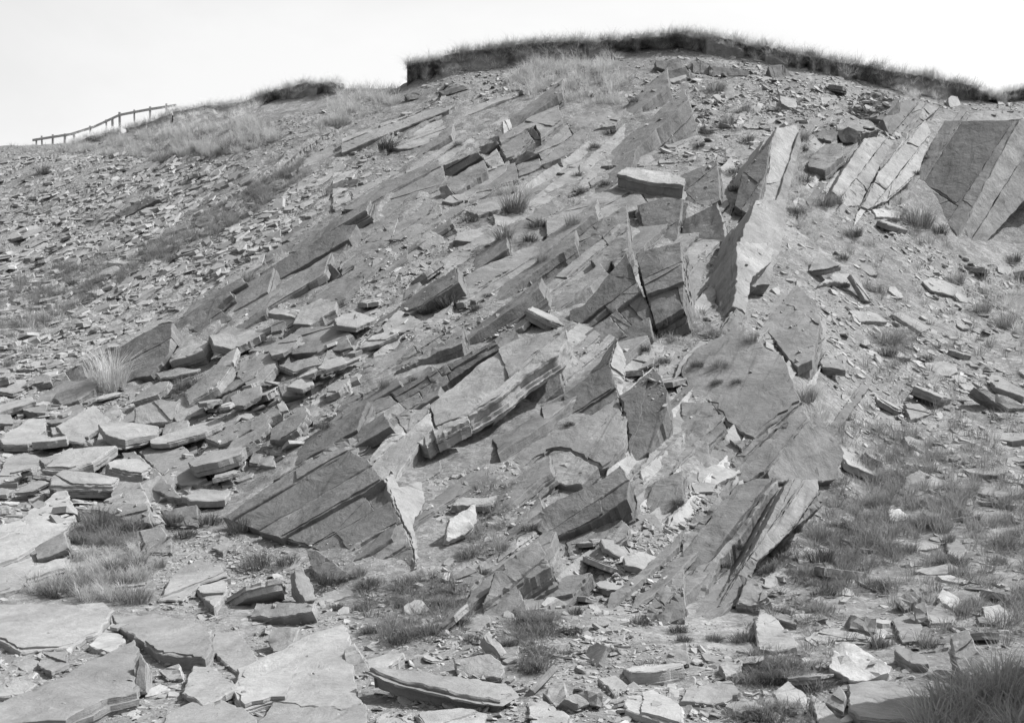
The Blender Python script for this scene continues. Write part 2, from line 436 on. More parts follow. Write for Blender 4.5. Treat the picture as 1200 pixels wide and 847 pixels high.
def hinge_plane(pp, prev, edge, kind):
    """plane through an edge shared with the neighbouring face"""
    cen, n = prev[0], prev[1]; a, b_ = [ray(*e) * (n.dot(cen) / n.dot(ray(*e))) for e in edge]
    d = (b_ - a).normalized(); n2 = Vector(TYPES[kind]); n2 = (n2 - d * n2.dot(d)).normalized()
    P3 = []
    for p in pp:
        r = ray(*p); q = n2.dot(a) / n2.dot(r); q = min(max(q, a.y - 5), a.y + 6); P3.append(r * q)
    c3 = sum(P3, Vector()) / len(P3); gaps = []
    for p3 in P3 + [c3]:
        nt_ = slope_normal(p3.x, p3.y); gaps.append((p3.z - base_z(p3.x, p3.y)) * nt_.z / max(.3, n2.dot(nt_)))
    return c3, n2, P3, gaps
def on_plane(pp, cen, n, dl, tl):
    n2 = (n + Vector((tl[0], tl[1], 0))).normalized(); P3 = []
    c = np.mean(pp, 0); rc = ray(*c); c3 = rc * (n.dot(cen) / n.dot(rc)) + n * dl
    for p in pp:
        r = ray(*p); P3.append(r * (n2.dot(c3) / n2.dot(r)))
    c3 = sum(P3, Vector()) / len(P3); gaps = []
    for p3 in P3 + [c3]:
        nt_ = slope_normal(p3.x, p3.y); gaps.append((p3.z - base_z(p3.x, p3.y)) * nt_.z / max(.3, n2.dot(nt_)))
    return c3, n2, P3, gaps
UPHILL = Vector((.385, .77, .51)).normalized()
def frame(n):
    e1 = (UPHILL - n * UPHILL.dot(n)).normalized(); e2 = n.cross(e1)
    return e1, e2
def solid(name, pp, kind, mat, rg, t=None, lift=0.0, pct=25, tree=None, parent=None, tilt=(0, 0), jit=.02, relief=1.0, flakes=1, nblend=0.0, placed=None):
    r = placed or place_poly(pp, kind, lift, pct, tree, tilt, nblend)
    if r is None: return None
    cen, n, P3, gaps = r
    e1, e2 = frame(n)
    poly = [((p - cen).dot(e1), (p - cen).dot(e2)) for p in P3]
    if t is None: t = float(np.clip(max(gaps) + 0.35, 0.3, 4.0))
    me = rock_mesh(poly, t, rg, jit, relief, flakes)
    me.name = name
    mw = Matrix((e1, e2, n)).transposed().to_4x4(); mw.translation = cen
    o = link(name, me, mat)
    if parent is not None:
        o.parent = parent; o.matrix_local = parent_inv(parent) @ mw
    else: o.matrix_local = mw
    remember(me, mw)
    return o
def parent_inv(p): return Matrix.Translation(-p.location)

TS = 2.9925
TILE = {'A0': (0, 0), 'B0': (400, 0), 'C0': (800, 0), 'A1': (0, 283), 'B1': (400, 283), 'C1': (800, 283), 'A2': (0, 564), 'B2': (400, 564), 'C2': (800, 564)}
def px(tile, s):
    ox, oy = TILE[tile]
    out = []
    for w_ in s.split():
        a, b_ = w_.split(','); out.append((ox + float(a) / TS, oy + float(b_) / TS))
    return out

def split_px(poly, ang, n, joints, rg):
    """cut an outline along beds running at `ang` degrees (up to the right), then across"""
    ca, sa = math.cos(math.radians(ang)), -math.sin(math.radians(ang))
    nx, ny = -sa, ca
    pr = [p[0] * nx + p[1] * ny for p in poly]; lo, hi = min(pr), max(pr)
    cuts = [lo - 1] + sorted(lo + (hi - lo) * (i + 1 + rg.uniform(-.42, .42)) / n for i in range(n - 1)) + [hi + 1]
    res = []
    for a, b_ in zip(cuts, cuts[1:]):
        q = clip_half(clip_half(poly, nx, ny, b_ - .2), -nx, -ny, -(a + .2))
        if len(q) < 3: continue
        pa = [p[0] * ca + p[1] * sa for p in q]; l2, h2 = min(pa), max(pa)
        k_ = max(1, int(round(joints * rg.uniform(.4, 1.9))))
        cc = [l2 - 1] + sorted(rg.uniform(l2 + .1 * (h2 - l2), h2 - .1 * (h2 - l2), k_ - 1).tolist()) + [h2 + 1]
        sk = rg.uniform(-.15, .15)
        for c_, d_ in zip(cc, cc[1:]):
            kx, ky = ca + sk * nx, sa + sk * ny
            w_ = clip_half(clip_half(q, kx, ky, d_ - .22 + sk * (a + b_) / 2), -kx, -ky, -(c_ + .22 + sk * (a + b_) / 2))
            if len(w_) >= 3 and abs(area2(w_)) > 14: res.append(w_)
    return res

# ------------------------------------------------------------------ bedrock outcrops: (tile, outline, facing, material, options)
OUTCROPS = [
 ('low rubbly ledges with dark shaded fronts just under the main turf edge', [
  ('C0', '10,232 60,210 120,235 232,245 228,266 120,268 40,258', 'V', 'face', dict(sp=(0, 1, 3), lift=.15)),
  ('C0', '298,232 350,225 382,265 342,292 310,268', 'V', 'face', dict(sp=(10, 1, 1), lift=.15)),
  ('B0', '1100,215 1190,205 1200,248 1150,252 1105,235', 'V', 'face', dict(lift=.2)),
  ('B0', '340,322 430,298 442,314 360,337', 'V', 'face', dict(lift=.15)),
  ('B0', '220,332 282,318 272,346 235,352', 'V', 'face', dict(lift=.15)),
  ('C0', '-60,250 10,235 30,275 -40,285', 'V', 'face', dict(lift=.15)),
 ]),
 ('tilted ledge of dark bedded slate ending at the loose slabs on the left slope', [
  ('A1', '275,420 390,385 560,290 605,285 600,330 590,390 530,470 470,480 420,505 320,510', 'D', 'face', dict(sp=(29, 2, 1))),
  ('A1', '155,500 285,425 300,470 345,515 270,530 170,522', 'D', 'face', dict(sp=(29, 2, 1))),
  ('A1', '265,415 420,335 600,262 606,284 555,292 392,383 280,425', 'T', 'bedrock', dict(t=.35)),
  ('A1', '610,290 700,225 800,170 812,185 760,230 800,262 730,337 650,302 615,312', 'D', 'face', dict(sp=(31, 2, 1))),
  ('A1', '600,262 700,195 850,105 870,115 800,168 700,223 610,286', 'T', 'bedrock', {}),
 ]),
 ('long pale slabs running up the slope left of the stepped blocks', [
  ('A1', '910,110 1100,0 1200,-60 1250,-60 1200,40 1090,100 1000,140 960,122', 'D', 'face', dict(sp=(30, 2, 1))),
  ('A1', '1075,102 1160,78 1200,122 1130,152', 'DD', 'face', {}),
  ('A1', '1078,215 1200,132 1340,30 1360,60 1200,200 1112,242', 'T', 'bedrock', dict(lift=.15)),
  ('B0', '0,740 160,640 340,560 365,630 310,700 200,780 50,790 45,740', 'L', 'bedrock', dict(sp=(30, 3, 1), lift=.2)),
  ('B0', '50,792 200,782 330,705 300,745 170,840 100,850 50,832', 'T', 'bedrock', dict(lift=.2)),
  ('B0', '-60,800 40,745 50,790 50,832 0,860 -60,890', 'L', 'bedrock', {}),
  ('B0', '170,842 310,747 330,712 500,602 610,572 620,632 560,652 440,722 320,792 230,847', 'T', 'bedrock', dict(sp=(33, 1, 2))),
  ('B1', '0,62 100,0 170,0 0,112', 'T', 'bedrock', {}),
  ('B1', '0,165 60,130 180,10 232,-5 232,60 130,132 0,184', 'T', 'bedrock', dict(sp=(33, 2, 1))),
  ('B1', '-110,80 0,0 100,-60 200,-90 180,-5 100,0 0,58 -90,120', 'T', 'bedrock', dict(sp=(33, 2, 1))),
 ]),
 ('smooth pale bedding surface high on the left slope under the bare turf edge', [
  ('B0', '-30,590 200,530 350,542 340,568 150,640 -30,730', 'T', 'pale', dict(sp=(24, 3, 1))),
  ('B0', '0,490 120,440 280,392 400,365 330,420 120,500 0,560', 'T', 'pale', dict(sp=(22, 3, 1))),
  ('B0', '130,505 350,420 540,345 720,330 640,390 500,430 350,502 200,525', 'T', 'pale', dict(sp=(22, 3, 1))),
  ('A0', '1050,560 1200,500 1200,590 1130,640 1040,680', 'T', 'pale', dict(sp=(27, 2, 1))),
  ('A0', '1140,660 1200,630 1260,630 1250,650 1150,690', 'D', 'face', {}),
  ('A0', '880,847 1100,700 1200,690 1200,750 1040,847', 'T', 'bedrock', dict(sp=(29, 3, 1))),
  ('A0', '400,750 520,690 560,700 430,765', 'D', 'face', {}),
 ]),
 ('stepped row of angular blocks with black shadowed ends below the grassy slope', [
  ('B0', '355,582 480,532 492,550 370,627', 'DD', 'face', dict(lift=.6)),
  ('B0', '345,655 395,620 500,560 512,600 400,682 372,667', 'L', 'bedrock', dict(lift=.7, t=1.0)),
  ('B0', '345,657 370,650 397,686 350,702', 'DD', 'face', dict(lift=.5)),
  ('B0', '482,515 545,495 552,505 495,548', 'DD', 'face', dict(lift=.4)),
  ('B0', '502,560 545,522 570,572 512,600', 'L', 'pale', dict(lift=.6)),
  ('B0', '555,517 650,460 672,492 600,552 576,560', 'L', 'bedrock', dict(lift=.6, t=.9)),
  ('B0', '550,482 680,400 760,370 776,420 702,486 682,440 560,500', 'T', 'bedrock', dict(lift=.5)),
  ('B0', '670,445 702,488 680,490 652,462', 'DD', 'face', dict(lift=.2)),
  ('B0', '590,572 650,527 692,540 622,577', 'DD', 'face', dict(lift=.3)),
  ('B0', '610,582 690,542 702,580 622,622', 'L', 'bedrock', dict(lift=.25)),
  ('B0', '680,540 790,440 872,460 852,500 772,558 702,582', 'T', 'bedrock', dict(lift=.15, sp=(38, 2, 1))),
  ('B0', '700,578 770,555 776,580 720,600', 'DD', 'face', {}),
  ('B0', '790,435 900,370 1000,380 960,440 870,458', 'T', 'bedrock', dict(sp=(33, 2, 1))),
 ]),
 ('flat pale bedding platform around and below the perched slab', [
  ('B0', '720,770 970,650 1000,662 1130,680 1150,720 1012,742 862,802 722,860', 'T', 'bedrock', dict(sp=(27, 2, 1))),
  ('B0', '870,602 1000,482 1100,470 1230,440 1230,570 1000,585 880,652 800,682', 'T', 'bedrock', dict(sp=(30, 3, 1))),
  ('B0', '755,604 920,530 902,560 790,612', 'T', 'pale', dict(lift=.1)),
  ('B0', '620,640 760,580 800,610 720,690 600,720 480,760 440,740', 'T', 'bedrock', dict(sp=(32, 2, 1))),
  ('B1', '342,190 420,130 640,20 700,0 722,20 640,70 560,120 442,202', 'T', 'bedrock', dict(lift=.3, t=.4)),
  ('B1', '440,206 650,74 760,24 880,0 690,120 560,172 472,214', 'T', 'bedrock', dict(sp=(31, 2, 1))),
  ('B1', '620,140 660,122 664,146 626,160', 'DD', 'face', dict(lift=.2)),
  ('B1', '250,80 420,-60 520,-70 520,-10 400,80 340,130', 'T', 'bedrock', dict(sp=(33, 2, 1))),
 ]),
 ('lower left buttress of thick beds with a dark broken face and a pale rounded edge', [
  ('A2', '780,125 960,0 1110,-80 1200,-120 1290,-75 1345,-5 1380,80 1435,200 1458,290 1330,330 1220,318 1110,240 1030,215 900,172', 'D', 'face', dict(sp=(30, 7, 1), lift=.1, nb=.45)),
  ('B2', '148,-5 180,-40 202,20 282,0 292,80 252,142 272,262 256,300 240,200 184,80', 'R', 'pale', dict(hinge='150,0 258,292')),
  ('A2', '1075,240 1110,240 1220,320 1200,345 1130,345 1090,300', 'D', 'face', dict(lift=.1)),
  ('B1', '0,600 170,540 232,590 262,602 182,662 100,682 0,710', 'L', 'bedrock', dict(sp=(28, 3, 1))),
  ('B1', '100,815 100,760 190,642 310,572 322,652 272,712 180,850 150,850', 'L', 'pale', dict(sp=(42, 2, 1), lift=.1)),
  ('A1', '955,840 1197,690 1290,690 1290,740 1190,760 1100,820', 'L', 'bedrock', dict(sp=(30, 5, 1), lift=.15)),
  ('B1', '0,470 200,400 360,300 430,300 420,352 240,432 100,500 0,545', 'L', 'bedrock', dict(sp=(32, 4, 2))),
  ('B1', '-100,600 0,550 160,500 170,535 0,598 -100,650', 'L', 'bedrock', dict(sp=(30, 2, 1))),
 ]),
 ('overhanging pale slab with a black gap beneath and jointed wall under it', [
  ('B1', '310,572 560,370 600,345 700,330 790,310 796,345 760,395 730,412 640,470 560,542 450,607 330,642', 'L', 'pale', dict(lift=1.5, t=.38, flakes=1, sp=(41, 2, 1))),
  ('B1', '170,532 540,345 556,372 410,467 300,552 232,592', 'D', 'face', dict(lift=.3, sp=(31, 2, 2))),
  ('B1', '318,655 440,605 445,625 330,685', 'L', 'pale', dict(lift=1.0, t=.3)),
  ('B1', '265,705 325,660 335,690 300,718', 'L', 'pale', dict(lift=.7, t=.25)),
  ('B1', '555,560 650,482 760,407 775,507 682,590 602,622', 'D', 'face', dict(sp=(33, 2, 1), lift=-.2)),
    ('B1', '380,742 500,662 602,632 670,592 702,682 652,732 500,822 400,802', 'D', 'face', dict(sp=(31, 3, 2), same=1, lift=-.03)),
  ('B1', '684,592 800,522 870,470 940,432 972,547 830,642 702,692', 'D', 'face', dict(sp=(33, 2, 1), same=1, lift=.04)),
  ('B1', '510,585 555,560 580,605 535,638', 'R', 'bright', dict(lift=.1)),
  ('B1', '765,400 800,370 830,420 815,460 775,470', 'R', 'pale', {}),
 ]),
 ('tall jointed grey wall below the perched slab', [
  ('B1', '800,242 850,222 1000,42 1040,152 1082,232 1102,292 1000,332 920,362 830,322 800,282', 'D', 'face', dict(sp=(36, 3, 2))),
  ('B1', '1032,42 1190,0 1200,140 1070,187', 'DD', 'face', dict(sp=(24, 2, 1), same=1, lift=.06)),
  ('B1', '1072,190 1200,143 1200,235 1102,292', 'DD', 'face', dict(sp=(22, 1, 1), same=1, lift=-.08)),
  ('B1', '960,322 1082,262 1092,332 1040,372 950,402 940,352', 'D', 'face', dict(same=1, lift=.05)),
  ('B1', '940,430 965,340 1000,420 985,545 972,545', 'R', 'pale', {}),
  ('B1', '700,120 760,50 900,-70 1000,-130 1010,30 860,200 800,230 740,200', 'L', 'bedrock', dict(sp=(40, 4, 2))),
  ('C0', '-160,720 -60,690 0,700 -20,847 -120,847', 'D', 'face', dict(sp=(35, 2, 1))),
  ('C0', '-20,622 120,562 132,702 0,762', 'D', 'bedrock', dict(sp=(40, 2, 1))),
  ('C0', '0,772 120,712 142,782 152,850 0,870', 'DD', 'face', dict(lift=.3)),
  ('C1', '-5,112 30,0 190,-5 192,62 80,152 0,192', 'DD', 'face', dict(sp=(24, 2, 1), same=1, lift=.06)),
  ('C1', '-5,202 90,155 172,112 190,202 60,252 0,272', 'DD', 'face', dict(sp=(24, 2, 1), same=1, lift=-.04)),
 ]),
 ('tall narrow pale rock fin facing right above the gully', [
  ('C0', '180,722 210,602 310,492 292,602 262,722 245,760', 'D', 'face', dict(sp=(55, 2, 1), lift=1.0)),
  ('C0', '310,492 330,450 400,440 416,500 385,622 362,702 360,780 362,850 240,850 262,722 292,602', 'R', 'pale', dict(hinge='310,492 262,722', sp=(72, 2, 1))),
  ('C0', '255,705 362,700 350,860 300,1000 205,1010 190,870', 'R', 'pale', dict(lift=1.1, pct=5)),
  ('C1', '190,2 320,2 310,72 240,132 222,252 182,222 190,132', 'R', 'pale', dict(lift=.9, pct=5)),
  ('C1', '120,330 190,230 222,258 200,310 150,360', 'R', 'bedrock', {}),
 ]),
 ('smooth rounded rock leaning beside the gully', [
  ('C1', '280,292 360,202 400,152 470,212 486,282 452,422 402,442 372,412 302,322', 'L', 'bedrock', dict(lift=.4)),
  ('C1', '452,420 486,285 492,330 480,420 462,440', 'R', 'bedrock', dict(lift=.2)),
 ]),
 ('broad smooth sheets of rock sweeping down the middle to the grass', [
  ('B1', '582,762 702,692 832,642 972,547 1002,622 992,722 962,762 912,792 802,732 742,722 642,802', 'L', 'bedrock', dict(lift=.2, flakes=2)),
  ('B1', '500,850 582,764 640,805 742,726 800,735 905,796 840,850', 'L', 'bedrock', {}),
  ('B1', '972,547 1102,437 1142,522 1142,602 1082,722 1062,747 1012,792 1002,732 1002,642', 'D', 'bedrock', dict(lift=.2)),
  ('B1', '1005,850 1080,742 1145,602 1200,562 1200,702 1062,850', 'T', 'bedrock', {}),
  ('C1', '-5,442 40,382 182,312 352,402 392,502 417,562 252,692 152,642 100,562 0,562', 'L', 'bedrock', dict(lift=.1, flakes=2)),
  ('C1', '100,702 260,692 417,562 442,622 300,802 232,850 100,850', 'L', 'bedrock', dict(sp=(45, 3, 1), lift=.2)),
  ('C1', '442,622 482,612 562,742 542,832 302,850 302,802', 'R', 'bedrock', dict(hinge='442,622 302,802')),
  ('C1', '-5,562 100,565 150,645 90,712 112,850 -5,850', 'L', 'bedrock', dict(sp=(40, 2, 1))),
  ('C2', '0,202 100,92 140,32 260,-10 335,-10 200,192 130,272 60,442 0,482', 'L', 'bedrock', dict(sp=(52, 4, 1), lift=.1)),
  ('C2', '128,432 250,232 372,-10 472,-10 492,82 382,172 262,282 182,442 120,442', 'R', 'bedrock', dict(sp=(55, 3, 1), lift=.2)),
  ('B2', '1030,62 1060,22 1200,-40 1200,62 1120,132 1040,172', 'L', 'bedrock', {}),
  ('B2', '1060,482 1100,402 1200,302 1200,482 1110,522', 'L', 'bedrock', dict(sp=(48, 2, 1))),
 ]),
 ('cracked low plates of rock in the rubble below the middle', [
  ('B2', '642,142 760,62 900,2 980,-60 1012,0 1002,62 882,142 732,212 702,182', 'D', 'face', dict(sp=(33, 2, 1), lift=.2)),
  ('B2', '770,312 850,212 960,112 1012,162 1002,202 932,242 902,312', 'L', 'bedrock', dict(sp=(42, 2, 1))),
  ('B2', '542,302 690,212 712,242 732,302 622,372 642,422 560,512 482,482', 'L', 'bedrock', dict(sp=(40, 2, 1))),
  ('B2', '642,362 722,322 732,382 652,402', 'DD', 'face', dict(lift=.2)),
  ('B2', '702,402 790,332 882,322 782,432 742,462', 'L', 'bedrock', {}),
  ('B2', '390,340 440,300 500,330 460,400 400,400', 'L', 'bedrock', {}),
 ]),
 ('broken bright ribs of rock standing below the turf edge at upper right', [
  ('C0', '440,562 500,502 562,500 562,542 500,602 440,582', 'L', 'bedrock', dict(lift=.5)),
  ('C0', '520,672 560,602 640,482 720,482 726,522 660,642 622,722 570,722', 'R', 'pale', dict(sp=(52, 2, 1), lift=.5)),
  ('C0', '630,722 690,602 780,502 850,422 872,470 842,562 822,612 720,702 652,732', 'R', 'pale', dict(sp=(52, 2, 2), lift=.5)),
  ('C0', '535,462 582,445 625,462 600,500 560,500', 'DD', 'face', dict(lift=.6)),
  ('C0', '540,455 580,410 652,420 690,455 630,465', 'T', 'bedrock', dict(lift=.8)),
  ('C0', '590,400 620,330 690,320 760,350 700,420 640,415', 'D', 'face', dict(sp=(45, 2, 1), lift=.3)),
  ('C0', '700,420 770,350 850,360 900,380 850,420 770,495 735,480', 'R', 'bedrock', dict(sp=(50, 3, 1), lift=.3)),
  ('C0', '440,480 500,430 560,440 520,495', 'L', 'bedrock', dict(lift=.3)),
 ]),
 ('great smooth buttress at the right edge with a grey left face and bright right face', [
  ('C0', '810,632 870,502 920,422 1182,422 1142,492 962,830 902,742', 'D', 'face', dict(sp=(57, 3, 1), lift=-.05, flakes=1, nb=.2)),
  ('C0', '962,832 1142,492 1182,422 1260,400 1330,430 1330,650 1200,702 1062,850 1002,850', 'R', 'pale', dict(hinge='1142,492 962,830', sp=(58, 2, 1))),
  ('C0', '925,535 962,470 974,440 985,442 942,540', 'R', 'pale', dict(lift=1.0, t=.5)),
  ('C0', '980,440 1010,400 1100,380 1200,400 1185,420', 'T', 'bedrock', dict(lift=.8)),
 ]),
]
# the bedrock between the traced faces: long beds following the strata, whose trace steepens from left to right
GX = np.arange(-50, 1260, 5.0); GTH = np.radians(np.interp(GX, [0, 300, 480, 620, 760, 880, 1000, 1200], [27, 30, 32, 36, 42, 50, 54, 56])); GG = np.cumsum(np.tan(GTH)) * 5.0
def strat(x): return np.interp(x, GX, GG)
BEDROCK = [
 ('bedded grey rock slope with long parallel slabs rising from the left ledge', [(60,455),(190,372),(330,292),(400,238),(470,190),(560,150),(600,190),(560,250),(500,330),(430,350),(330,350),(280,390),(200,430),(110,462)], (7, 20), (60, 240), .9),
 ('bedded rock slope between the grassy patch and the perched slab', [(480,180),(560,138),(640,118),(760,128),(840,140),(870,200),(800,250),(720,240),(640,330),(540,380),(440,420),(420,370),(500,340),(570,250)], (9, 24), (50, 190), .9),
 ('ribbed rock mass between the lower left buttress and the overhanging slab', [(300,570),(420,440),(520,390),(640,330),(700,400),(690,470),(640,560),(560,600),(500,590),(470,640),(420,660),(300,610)], (9, 26), (45, 170), .8),
 ('steep bedded rock mass below the tall grey wall and the fin', [(640,330),(720,240),(800,250),(860,200),(925,160),(915,260),(890,340),(870,420),(980,480),(988,560),(930,620),(880,700),(840,725),(770,725),(735,690),(760,560),(700,500),(690,420)], (11, 30), (40, 150), .8),
 ('low ribs of rock among the rubble at the foot of the outcrop', [(560,700),(590,640),(620,570),(700,520),(750,560),(730,640),(660,690),(600,735)], (12, 26), (35, 110), .75),
 ('broken rock band under the turf edge at upper right', [(905,190),(925,140),(990,108),(1110,128),(1120,150),(1090,190),(1050,240),(1000,250),(950,240)], (8, 18), (16, 60), .9),
]
CLEAR = [[(505,200),(560,165),(680,118),(705,160),(600,210),(520,260)], [(490,500),(600,395),(680,380),(680,420),(560,520),(500,610),(475,570)], [(715,190),(810,190),(810,235),(715,235)], [(590,560),(740,470),(745,540),(640,590)]]
BED_BLOCKS = []
for bi, (label, reg, (wmin, wmax), (lmin, lmax), dens) in enumerate(BEDROCK):
    rg = np.random.default_rng(4000 + bi); R_ = np.array(reg, float); vv = R_[:, 1] + strat(R_[:, 0]); v = vv.min(); rows = []
    while v < vv.max():
        w_ = rg.uniform(wmin, wmax) * (1.35 if rg.random() < .2 else 1); rows.append((v, v + w_)); v += w_
    out = []
    for (v0, v1) in rows:
        x = R_[:, 0].min() - rg.uniform(0, lmax); ph = rg.uniform(0, 99); side = rg.random()
        while x < R_[:, 0].max():
            L_ = lmin * (lmax / lmin) ** rg.random(); xs = np.linspace(x, x + L_, 6); cxp = x + L_ / 2; cyp = (v0 + v1) / 2 - strat(cxp)
            sl = rg.uniform(-.6, .5) * (v1 - v0)
            if any(inpoly(np.array([cxp]), np.array([cyp]), z_)[0] for z_ in CLEAR): x += L_ + .6; continue
            if inpoly(np.array([cxp]), np.array([cyp]), reg)[0] and rg.random() < dens:
                wig = lambda q, k_: (v1 - v0) * .22 * fbm(q / 60. + ph, q * 0 + k_ * 7.3, 3, 2)
                top = [(a, v0 - strat(a) + float(b_)) for a, b_ in zip(xs, wig(xs, 0))]
                xb = xs + sl; bot = [(a, v1 - strat(a) + float(b_) - .3) for a, b_ in zip(xb, wig(xb, 1))]
                k_ = rg.uniform(-.5, -.15) if side < .55 else rg.uniform(.05, .3)
                if rg.random() < .2: k_ = -k_
                out.append((top + bot[::-1], k_, rg.uniform(-.02, .1) + (.15 if rg.random() < .1 else 0), rg))
            x += L_ + .6
    BED_BLOCKS.append((label, reg, out))
out_px = []
for label, reg, out in BED_BLOCKS:
    c = np.mean(reg, 0); hc, _ = hit(c[0], c[1])
    root = empty('rock_outcrop', hc); tag(root, label, 'rock outcrop', 'bedrock outcrops of tilted slate')
    out.sort(key=lambda e: -abs(area2(e[0]))); out = out[:100]
    for (q, k_, lift, rg) in out:
        a, _ = hit(*q[0]); b_, _ = hit(*q[5])
        if a is None or b_ is None or (b_ - a).length > 30: continue
        ax = (b_ - a).normalized(); nt_ = slope_normal(*((a + b_) / 2).xy); sd_ = ax.cross(nt_).normalized()
        TYPES['bed'] = tuple((sd_.cross(ax) + sd_ * k_).normalized())
        mat = M['face'] if k_ < 0 else (M['pale'] if rg.random() < .3 else M['bedrock'])  # beds tilted away from the sun take the darker slate, shade in the colour
        solid('rock_block', q, 'bed', mat, rg, lift=lift, pct=48, parent=root, tilt=rg.normal(0, .008, 2), jit=.012, relief=.5, flakes=1 if rg.random() < .5 else 0)
for label, blocks in OUTCROPS:
    allp = [p for b_ in blocks for p in px(b_[0], b_[1])]
    c = np.mean(allp, 0); hc, _ = hit(c[0], c[1])
    root = empty('rock_outcrop', hc); tag(root, label, 'rock outcrop', 'bedrock outcrops of tilted slate')
    cnt = 0
    for (tile, s, kind, mat, o) in blocks:
        poly = px(tile, s); rg = np.random.default_rng(abs(hash((tile, len(s)))) % 1000 + cnt * 13 + 5) if False else np.random.default_rng(len(s) * 31 + cnt * 101 + int(poly[0][0] * 7))
        out_px.append(poly)
        if 'sp' in o:
            a, n_, j_ = o['sp']; subs = split_px(poly, a, n_, j_, rg)
        else: subs = [poly]
        whole = place_poly(poly, kind, o.get('lift', 0.05), o.get('pct', 20), None, rg.normal(0, .02, 2), o.get('nb', .2))
        if o.get('same'): whole = on_plane(poly, prev_face[0], prev_face[1], o.get('lift', 0), (0, 0))
        if 'hinge' in o: whole = hinge_plane(poly, prev_face, px(tile, o['hinge']), kind)
        if whole is None: continue
        prev_face = whole
        for q in subs:
            pl = whole if len(subs) == 1 else on_plane(q, whole[0], whole[1], -abs(rg.normal(0, .05)) + (.08 if rg.random() < .15 else 0), rg.normal(0, .02, 2))
            solid('rock_block', q, kind, M[mat], rg, t=o.get('t'), parent=root, jit=.018 if len(subs) == 1 else .011, relief=.35 if kind in ('D', 'DD', 'V') else .75, flakes=o.get('flakes', 1 if rg.random() < .5 else 0), placed=pl)
            cnt += 1
OB = BVHTree.FromPolygons([tuple(v) for v in V.tolist()] + [tuple(v) for v in bvh_v], quads.tolist() + [tuple(len(V) + i for i in f) for f in bvh_f])

